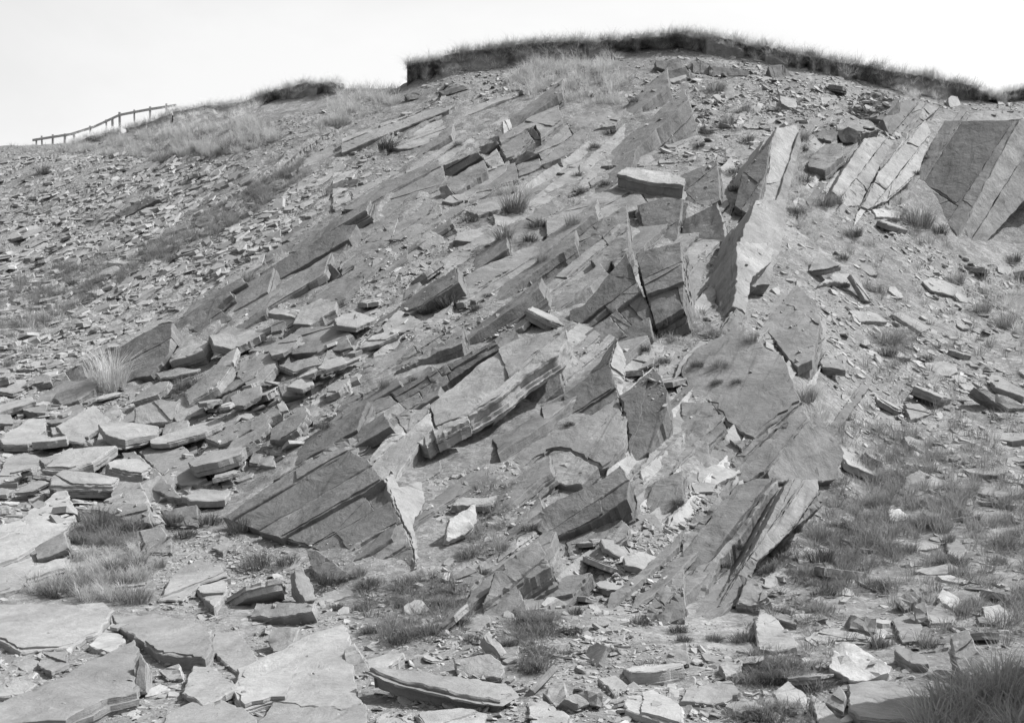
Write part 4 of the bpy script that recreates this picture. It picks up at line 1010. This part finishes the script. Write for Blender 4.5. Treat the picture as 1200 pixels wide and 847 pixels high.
TU = {  # tile: x,y,pixel width(zoomed),dark? 
 'B0': '160,522,80,d 410,512,35,d 455,780,70,d 610,745,110,p 690,795,70,d 660,848,60,d 830,618,35,d 925,650,40,d 832,680,50,d 945,470,50,d 890,520,40,d 1025,360,45,d 570,835,80,p 600,745,70,p 810,790,60,p',
 'B1': '375,225,110,d 470,240,50,d 290,250,70,d 700,70,50,p 1130,300,40,d 1060,385,55,d 1132,425,50,d 150,512,50,p 800,645,30,d 510,195,30,d 250,490,25,d',
 'C1': '560,65,45,d 720,400,70,d 715,360,90,p 50,440,50,d 120,498,45,d 130,440,60,p 190,495,35,d 860,415,50,d 430,560,90,p 1130,300,80,p 1050,250,80,p 960,150,70,p 1160,70,60,d 245,350,50,p 680,180,60,p',
 'C2': '190,235,50,d 145,300,60,d 290,320,90,d 685,370,100,d 500,395,90,d 330,245,90,d 560,160,80,d 390,175,70,d 950,295,110,d 1160,190,60,d 870,585,100,d 210,560,100,d 110,560,60,d 5,560,50,d 310,710,110,d 690,580,80,d 360,690,80,d 480,280,120,d 560,300,80,p 480,200,90,p 800,240,50,p 1110,290,60,p 930,210,60,p',
 'B2': '100,365,80,d 70,455,70,d 190,440,60,d 100,530,70,d 200,565,90,d 420,500,60,d 350,440,50,d 310,540,70,d 460,560,50,d 645,500,80,d 715,500,60,d 810,535,80,d 590,580,90,d 690,605,80,d 660,665,90,d 780,610,50,d 920,295,50,d 820,465,60,d 1050,500,70,d 1080,660,80,d 1180,530,80,d 660,170,70,d 440,265,70,d 500,325,40,d 1180,80,40,d 560,240,60,p 940,600,40,d 60,330,60,p',
 'A2': '340,165,110,p 450,175,90,d 270,215,80,d 650,195,90,d 610,140,80,d 740,150,90,d 840,180,100,d 900,300,110,d 1010,290,90,d 1160,360,110,d 1180,450,60,d 480,425,110,p 400,320,90,p 470,300,90,p 200,400,110,p 290,380,90,p 560,300,40,p',
 'A1': '1140,655,60,d 590,540,70,p 700,520,80,p 60,490,40,d 640,520,60,p 30,440,50,p 260,150,50,d 870,140,60,p',
 'C0': '175,610,60,d 230,500,50,d 215,395,50,p 60,515,40,d 90,470,45,d 120,320,70,p 430,640,60,d 850,558,25,d 820,612,30,d 500,725,70,p 400,750,70,d 830,795,110,p 600,830,70,d 180,672,45,d 330,390,40,d 900,820,70,d 540,715,60,p 425,530,40,d 425,490,50,p 160,440,60,p',
 'A0': '560,570,50,p 800,525,60,p 150,610,50,p 545,600,25,d 1200,440,50,p',
}
for tile, s in TU.items():
    ox, oy = TILE[tile]
    for w_ in s.split():
        a, b_, wd, kd = w_.split(','); p = (ox + float(a) / TS, oy + float(b_) / TS); wpx = float(wd) / TS
        loc, nrm = hit(p[0], p[1], AB)
        if loc is None: continue
        rg_ = rng
        o = link('grass_tuft', (TUFT_D if kd == 'd' else TUFT_P)[rng.integers(4)])
        sc = float(np.clip(wpx / F * loc.y / .62, .35, 2.6))
        o.location = loc; o.rotation_euler = (rng.normal(0, .12), rng.normal(0, .12), rng.uniform(0, 6.28)); o.scale = (sc, sc, sc * rng.uniform(.75, 1.0))
        things.append([o, np.array(p), '', '', wpx, 'dark tuft' if kd == 'd' else 'pale tuft'])
loc, _ = hit(130, 458, AB)
o = link('grass_tuft', TALL); o.location = loc; things.append([o, np.array([128, 440.]), 'tall bleached grass tuft standing against the dark left ledge', 'the tall bleached tuft', 30, 'tall'])

# grass growing in patches (uncountable): outline, tufts, height, tone
GP = [
 (P_((980,270),(1200,340),(1300,420),(1300,760),(1000,760),(940,660),(1000,520)), 900, .5, 'd'),
 (P_((860,150),(930,170),(900,330),(840,420),(760,400),(830,250)), 120, .35, 'm'),
 (P_((595,95),(640,68),(720,60),(735,95),(730,125),(650,120),(600,115)), 700, .8, 'p'),
 (P_((400,105),(465,95),(470,120),(400,150),(370,160),(380,130)), 420, .75, 'p'),
 (P_((100,165),(300,140),(330,165),(260,185),(160,185),(60,178)), 1100, .7, 'p'),
 (P_((170,290),(290,222),(355,188),(362,205),(290,255),(200,308),(160,312)), 900, .55, 'm'),
 (P_((-10,335),(60,315),(160,285),(200,285),(90,370),(-10,405)), 800, .55, 'm'),
 (P_((20,385),(90,355),(100,375),(60,400),(0,440)), 80, .7, 'p'),
 (P_((0,168),(40,165),(90,168),(90,180),(0,180)), 120, .4, 'p'),
 (P_((290,310),(340,290),(390,310),(370,340),(300,330)), 60, .4, 'p'),
 (P_((1110,320),(1200,320),(1300,330),(1300,430),(1200,400),(1140,360)), 330, .75, 'p'),
 (P_((925,470),(960,440),(970,500),(950,520)), 60, .5, 'p'),
 (P_((1000,430),(1080,380),(1080,420),(1030,440)), 70, .45, 'm'),
 (P_((980,500),(1120,500),(1200,560),(1300,600),(1300,650),(1180,640),(1000,600),(970,560)), 560, .5, 'm'),
 (P_((885,660),(930,600),(980,560),(1090,600),(1060,660),(960,700)), 330, .36, 'd'),
 (P_((1000,540),(1090,540),(1150,620),(1000,640)), 200, .5, 'm'),
 (P_((870,700),(960,690),(1000,760),(960,820),(880,790)), 200, .27, 'd'),
 (P_((860,790),(960,770),(960,850),(860,850)), 130, .27, 'd'),
 (P_((30,690),(80,650),(160,640),(180,670),(150,705),(60,705)), 260, .4, 'p'),
 (P_((80,600),(160,600),(180,640),(90,640)), 200, .4, 'm'),
 (P_((420,690),(520,670),(560,700),(540,750),(440,750)), 240, .3, 'd'),
 (P_((600,720),(650,720),(640,790),(600,770)), 120, .3, 'd'),
 (P_((580,220),(640,215),(620,260),(580,255)), 90, .55, 'p'),
 (P_((540,590),(600,560),(590,640),(540,660)), 90, .35, 'm'),
 (P_((850,100),(900,100),(880,210),(840,200)), 70, .4, 'p'),
 (P_((930,190),(1000,230),(1080,290),(1110,290),(1080,240),(1000,200),(960,180)), 150, .6, 'm'),
 (P_((920,200),(960,240),(960,290),(930,280)), 90, .4, 'p'),
 (P_((800,360),(850,370),(850,450),(800,430),(760,380)), 100, .3, 'd'),
 (P_((1100,620),(1200,560),(1300,560),(1300,720),(1120,680)), 160, .35, 'd'),
 (P_((1080,700),(1200,690),(1300,700),(1300,760),(1100,740)), 120, .4, 'm'),
 (P_((180,490),(260,450),(270,480),(200,500)), 70, .35, 'p'),
]
GB = {}
for gi in range(3):
    GB[gi] = [blades(26, .17, 1.0, .0075, .7, np.random.default_rng(200 + gi * 10 + q)) for q in range(5)]
M['fringe'] = M['grass_pale']
def grow(spots, mat, name, label, parent=None, off=None):
    Vs, Fl, Ft, Ts = [], [], [], []; nv = 0
    for (loc, hgt, sp, wid) in spots:
        v, f, t = GB[rng.integers(3)][rng.integers(5)]
        a = rng.uniform(0, 6.28); c_, s_ = math.cos(a), math.sin(a)
        R_ = np.array([[c_, s_, 0], [-s_, c_, 0], [0, 0, 1]])
        q = (v * np.array([sp, sp, hgt])) @ R_ + np.array(loc)
        Vs.append(q); Ts.append(np.clip(t * .7 + rng.uniform(0, .3), 0, 1))
        for fc in f: Fl.extend([i + nv for i in fc]); Ft.append(len(fc))
        nv += len(v)
    Vs = np.concatenate(Vs); Ft = np.array(Ft); st_ = np.concatenate([[0], np.cumsum(Ft)[:-1]])
    me = np_mesh(name, Vs, np.array(Fl), st_, Ft, np.concatenate(Ts))
    o = link(name, me, mat)
    if parent is not None: o.parent = parent; o.matrix_local = Matrix.Translation(-parent.location); o['kind'] = 'stuff'
    else: tag(o, label, 'grass', kind='stuff')
    return o
spots = {'p': [], 'm': [], 'd': []}
for (poly, n_, hgt, tone) in GP:
    rg = np.random.default_rng(n_ + int(poly[0][0]))
    for p in rand_many(poly, int(n_ * 1.15), rg):
        if float(fbm(np.array([p[0] / 13]), np.array([p[1] / 8]), 5, 2)[0]) < .06 and rg.random() < .82: continue
        loc, nrm = hit(p[0], p[1], AB); lt, _ = hit(p[0], p[1])
        if loc is None or lt is None or ((lt - loc).length > .15): continue
        hh = hgt * rg.uniform(.3, .8); spots[tone].append((loc, hh, max(hh * 1.4, .5), 1))
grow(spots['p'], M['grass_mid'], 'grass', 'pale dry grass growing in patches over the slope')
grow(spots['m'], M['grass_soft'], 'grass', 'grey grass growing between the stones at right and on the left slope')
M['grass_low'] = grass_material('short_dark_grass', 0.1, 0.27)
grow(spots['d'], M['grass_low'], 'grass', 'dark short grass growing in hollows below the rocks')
# long grass in the lower right corner
sp = []
rg = np.random.default_rng(5)
for p in rand_many(P_((1090,850),(1130,815),(1200,785),(1300,760),(1300,900),(1090,900)), 190, rg):
    loc, nrm = hit(p[0], p[1], AB)
    if loc is not None: sp.append((loc, rg.uniform(.3, .55), .9, 1))
grow(sp, M['grass_mid'], 'grass', 'long bent grass stems in the lower right corner')

# ------------------------------------------------------------------ turf banks along the skyline
def turf_bank(pts, label, step=1.5, back=3.0):
    pts = np.array(pts, float); xs = np.arange(pts[0, 0], pts[-1, 0], step)
    top = np.interp(xs, pts[:, 0], pts[:, 1]) + 2.6 * fbm(xs / 22, xs * 0 + 3, 4, 4); hp = np.interp(xs, pts[:, 0], pts[:, 2]) * np.clip(1 + .5 * fbm(xs / 17, xs * 0, 6, 4) + .9 * fbm(xs / 70, xs * 0 + 2, 16, 2), .3, 1.5); dep = np.interp(xs, CPX, CD) - .9
    prof = []
    lipn = fbm(xs / 9, xs * 0 + 9, 14, 4)
    rows = [('top', 1), ('top', .35), ('lip', 0), ('f', .12), ('f', .3), ('f', .5), ('f', .7), ('f', .86), ('f', 1.0), ('b', 0)]
    foot = []
    for i in range(len(xs)):
        q, _ = hit(xs[i], top[i] + 5.5 + max(hp[i], 4) * .85); foot.append(q if q is not None and abs(q.y - dep[i]) < 6 else None)
    for i in range(len(xs)):
        if foot[i] is None: foot[i] = ray(xs[i], top[i] + 5.5 + hp[i]) * (dep[i] - .3)
    fy = np.array([q.y for q in foot]); fz = np.array([q.z for q in foot]); kk_ = np.ones(5) / 5
    fy = np.convolve(np.pad(fy, 2, mode='edge'), kk_, 'valid'); fz = np.convolve(np.pad(fz, 2, mode='edge'), kk_, 'valid')
    Vs = []
    for (k_, v_) in rows:
        rn = .10 * fbm(xs / 13.7 + v_ * 2.3, xs * 0 + v_ * 2.6, 31, 4) + .05 * fbm(xs / 3.1, xs * 0 + v_ * 7, 37, 2)
        for i in range(len(xs)):
            d = dep[i]; zt = (HY - top[i] - 5.5) / F * d
            if k_ == 'top': y_ = d + back * v_; z_ = zt - .05 * v_ + .03 * lipn[i]
            elif k_ == 'lip': y_ = d - .03 - .14 * lipn[i]; z_ = zt - .06
            elif k_ == 'f': y_ = d + (fy[i] - d) * v_ + .07 * math.sin(min(v_ * 1.2, 1) * 3.14) * (1 - v_ * .5) + rn[i] * (1 - v_ * .6); z_ = (zt - .06) + (fz[i] + .02 - zt) * v_
            else: y_ = fy[i] + .1; z_ = fz[i] - 1.0
            Vs.append(((xs[i] - CX) / F * d * (1 if k_ != 'f' else y_ / d), y_, z_))
    n = len(xs); fs = []
    for r in range(len(rows) - 1):
        for i in range(n - 1): fs.append((r * n + i, (r + 1) * n + i, (r + 1) * n + i + 1, r * n + i + 1))
    # end caps
    fs.append(tuple(r * n for r in range(len(rows)))[::-1]); fs.append(tuple(r * n + n - 1 for r in range(len(rows))))
    c = Vector(Vs[8 * n + n // 2]); root = empty('turf_bank', c); tag(root, label, 'turf bank', 'turf banks along the skyline')
    me = bpy.data.meshes.new('peat_face'); me.from_pydata([tuple(Vector(v) - c) for v in Vs], [], fs); me.update()
    o = link('peat_face', me, M['peat']); o.parent = root
    rg = np.random.default_rng(n); sp = []
    for i in range(n):
        for q in range(3):
            t_ = rg.random() ** 1.8; j = i + rg.uniform(-1, 1)
            d = dep[i] - .3 + t_ * 2.2; xw = (xs[i] + rg.uniform(-1, 1) * step - CX) / F * dep[i]
            zt = (HY - top[i] - 5.5) / F * dep[i] - .06
            sp.append((Vector((xw, d, zt - (.05 if q else rg.uniform(.02, .15)))), rg.uniform(.15, .5) * (.7 + .6 * float(vnoise(np.array([xs[i] / 7]), np.array([1.]), 3)[0])), .9, 1))
    for i in range(n):                      # tussocks slumped down the soil face
        if rg.random() < .5: continue
        v_ = rg.random() ** 1.4 * 1.1; zt = (HY - top[i] - 5.5) / F * dep[i] - .1; y_ = dep[i] + (fy[i] - dep[i]) * v_ - .12
        sp.append((Vector(((xs[i] - CX) / F * y_, y_, zt + (fz[i] - zt) * min(v_, 1) - .1)), rg.uniform(.12, .3), .7, 1))
    grow(sp, M['fringe'], 'grass_fringe', '', parent=root)
    return root
turf_bank([(477, 69, 20), (500, 64, 20), (560, 51, 20), (610, 45, 16), (680, 41, 14), (740, 39, 14), (800, 33, 16), (830, 36, 17), (900, 49, 20), (960, 61, 21), (1000, 68, 21), (1040, 75, 22), (1100, 86, 24), (1140, 95, 18), (1160, 105, 7)],
          'long dark overhanging turf edge along the main crest of the quarry')
turf_bank([(1163, 108, 6), (1180, 100, 13), (1205, 96, 16), (1300, 94, 20), (1420, 90, 20)], 'short turf edge on the crest at the far right')
turf_bank([(203, 124, 12), (240, 119, 13), (262, 116, 13), (284, 112, 15), (314, 103, 13), (334, 97, 14), (361, 90, 14), (388, 90, 13), (404, 93, 10)], 'dark turf edge on the skyline right of the wooden fence')
turf_bank([(84, 161, 8), (100, 157, 10), (120, 151, 10), (140, 147, 9)], 'small turf hummock below the lower middle of the wooden fence')
turf_bank([(148, 144, 9), (165, 141, 9), (180, 136, 10), (202, 124, 12)], 'small turf hummock below the upper end of the wooden fence')

# ------------------------------------------------------------------ fence on the skyline
def box_mesh(name, pts8):
    me = bpy.data.meshes.new(name); me.from_pydata(pts8, [], [(0,1,2,3),(7,6,5,4),(0,4,5,1),(1,5,6,2),(2,6,7,3),(3,7,4,0)]); 
    bm = bmesh.new(); bm.from_mesh(me); bmesh.ops.recalc_face_normals(bm, faces=bm.faces); bmesh.ops.bevel(bm, geom=bm.edges[:], offset=.012, segments=1, affect='EDGES'); bm.to_mesh(me); bm.free(); return me
rail = [(38, 164.5), (60, 161), (83, 157.5), (110, 149), (140, 135), (158, 131.5), (177, 128), (207, 123.5)]
def fdepth(x): return 74.5 - (x - 40) / 170 * 4.5
c = ray(110, 160) * fdepth(110)
fence = empty('fence', c); tag(fence, 'weathered wooden post and rail fence on the skyline at upper left', 'fence')
for i, (a, b_) in enumerate(zip(rail, rail[1:])):
    p, q = ray(*a) * fdepth(a[0]) - c, ray(*b_) * fdepth(b_[0]) - c
    d = (q - p).normalized(); p = p + d * .004; s = Vector((0, .04, 0)); u_ = Vector((0, 0, .065))
    o = link('rail', box_mesh('rail', [p - s - u_, p + s - u_, p + s + u_, p - s + u_, q - s - u_, q + s - u_, q + s + u_, q - s + u_]), M['wood']); o.parent = fence
for (x, yt, yb) in [(43, 163, 176), (50, 160, 173), (62, 158.5, 170), (76, 157.5, 169.5), (87, 156, 167), (107, 148.5, 160), (125, 141, 155), (132.5, 139, 153), (141, 132.5, 152), (158, 129.5, 147), (176, 126, 143), (195, 122.5, 138)]:
    d = fdepth(x) + .1; t_ = ray(x, yt) * d - c; z0 = (HY - yb - 6) / F * d - c.z; wdt = .065 * rng.uniform(.8, 1.15); ln = rng.normal(0, .03)
    P8 = [(t_.x + sx * wdt + (ln if up else 0), t_.y + sy * wdt, (t_.z + .03 if up else z0)) for up in (0, 1) for sx, sy in ((-1, -1), (1, -1), (1, 1), (-1, 1))]
    o = link('post', box_mesh('post', P8), M['wood']); o.parent = fence

# ------------------------------------------------------------------ boulder beyond the right edge, whose shade falls into the corner
rg = np.random.default_rng(3)
bm = bmesh.new(); bmesh.ops.create_icosphere(bm, subdivisions=5, radius=1.0)
cuts = [(Vector(rg.normal(0, 1, 3)).normalized(), rg.uniform(.62, .9)) for _ in range(16)]
for v_ in bm.verts:
    d_ = v_.co.normalized(); r_ = min([1.0] + [c_ / d_.dot(n_) for n_, c_ in cuts if d_.dot(n_) > .05])
    r_ *= 1 + .07 * float(fbm(np.array([d_.x * 4 + d_.z * 3]), np.array([d_.y * 4 - d_.z * 5]), 8, 4)[0])
    v_.co = Vector((d_.x * 1.75, d_.y * 2.1, d_.z * 3.9)) * r_
me = bpy.data.meshes.new('boulder'); bm.to_mesh(me); bm.free(); me.update()
o = link('boulder', me, M['slab']); o.location = (7.45, 12.0, 0.0); o.rotation_euler = (.06, -.1, .4)
tag(o, 'tall rock standing outside the frame to the lower right', 'boulder')

# keep the 300 stones that show largest
loose = sorted([t_ for t_ in things if t_[5] == 'slab' and not t_[2]], key=lambda t_: t_[4])
drop = loose[:max(0, sum(1 for t_ in things if t_[5] == 'slab') - 300)]
dropped = {t_[0].name for t_ in drop}
for t_ in drop: bpy.data.objects.remove(t_[0])
things = [t_ for t_ in things if not any(t_ is d_ for d_ in drop)]
# ------------------------------------------------------------------ labels that single each stone and tuft out
LM = [(t_[3], t_[1]) for t_ in things if t_[3]]
LM += [('the rock fin', np.array([905., 230.])), ('the stepped blocks', np.array([590., 190.])), ('the overhanging slab', np.array([580., 440.])), ('the wooden fence', np.array([125., 148.])),
       ('the smooth leaning rock', np.array([930., 385.])), ('the right edge buttress', np.array([1140., 220.])), ('the lower left buttress', np.array([400., 560.])), ('the cracked low plates', np.array([670., 610.])),
       ('the bright upper right ribs', np.array([1020., 190.])), ('the left ledge', np.array([150., 410.]))]
ORD = ['nearest', 'second nearest', 'third nearest', 'fourth nearest', 'fifth nearest', 'sixth nearest', 'seventh nearest', 'eighth nearest', 'ninth nearest', 'tenth nearest', 'eleventh nearest', 'twelfth nearest']
DIRS = ['right of', 'below', 'left of', 'above']
buckets = {}
for t_ in things:
    if t_[2]: continue
    best = min(range(len(LM)), key=lambda k_: np.hypot(*(t_[1] - LM[k_][1])))
    d = t_[1] - LM[best][1]; q = int(((math.degrees(math.atan2(d[1], d[0])) + 45) % 360) // 90)
    noun = {'slab': 'loose slate slab', 'dark tuft': 'dark grass tuft', 'pale tuft': 'pale grass tuft'}[t_[5]]
    buckets.setdefault((noun, best, q), []).append((float(np.hypot(*d)), t_))
for (noun, best, q), lst in buckets.items():
    lst.sort(key=lambda e: e[0])
    for i, (_, t_) in enumerate(lst):
        t_[2] = f'{noun} {ORD[min(i, 11)]} {DIRS[q]} {LM[best][0]}'
for (o, c, label, lm, sz, kd) in things:
    if kd == 'slab': tag(o, label, 'stone slab', 'loose slate slabs lying on the slope', 'thing')
    else: tag(o, label, 'grass tuft', 'grass tufts growing among the rocks')
print('slabs', sum(1 for t_ in things if t_[5] == 'slab'), 'chips', nC)

# ------------------------------------------------------------------ light
w = bpy.data.worlds.new('World'); S.world = w; w.use_nodes = True
nt = w.node_tree; bg = nt.nodes['Background']
to_sun = Vector((.6, .1, .79)).normalized()
sky = nt.nodes.new('ShaderNodeTexSky'); sky.sky_type = 'NISHITA'; sky.sun_disc = False
sky.sun_elevation = math.asin(to_sun.z); sky.sun_rotation = math.atan2(to_sun.x, to_sun.y); sky.dust_density = 4.0; sky.air_density = 1.0; sky.ozone_density = 1.0
# the plate was blue sensitive: the sky as seen through the blue channel, with a bank of bright thin cloud standing behind the hill
sp_ = nt.nodes.new('ShaderNodeSeparateColor'); nt.links.new(sky.outputs[0], sp_.inputs[0])
tc = nt.nodes.new('ShaderNodeTexCoord'); sx = nt.nodes.new('ShaderNodeSeparateXYZ'); nt.links.new(tc.outputs['Generated'], sx.inputs[0])
cl = math2(nt, 'MULTIPLY', maprange(nt, sx.outputs[1], .35, .8, 0, 1), maprange(nt, sx.outputs[2], .62, .38, 0, 1))
cl = math2(nt, 'MULTIPLY', cl, maprange(nt, noise(nt, vmul(nt, tc.outputs['Generated'], (1, 1, 2.5)), 1.7, 6, .55, .3), .3, .62, .42, .95))
tot = math2(nt, 'ADD', sp_.outputs[2], math2(nt, 'MULTIPLY', cl, 2.0))
nt.links.new(grey(nt, tot), bg.inputs['Color'])
bg.inputs['Strength'].default_value = 0.115
sd = bpy.data.lights.new('sun', 'SUN'); sd.energy = 4.0; sd.angle = math.radians(.5); sd.color = (1, 1, 1)
so = bpy.data.objects.new('sun', sd); COL.objects.link(so); so.rotation_euler = to_sun.to_track_quat('Z', 'Y').to_euler()
so.location = (20, 0, 40)
vs = S.view_settings; vs.view_transform = 'Standard'; vs.look = 'None'; vs.exposure = 0.6; vs.gamma = 1.0; vs.use_curve_mapping = False
S.cycles.max_bounces = 4; S.cycles.diffuse_bounces = 2
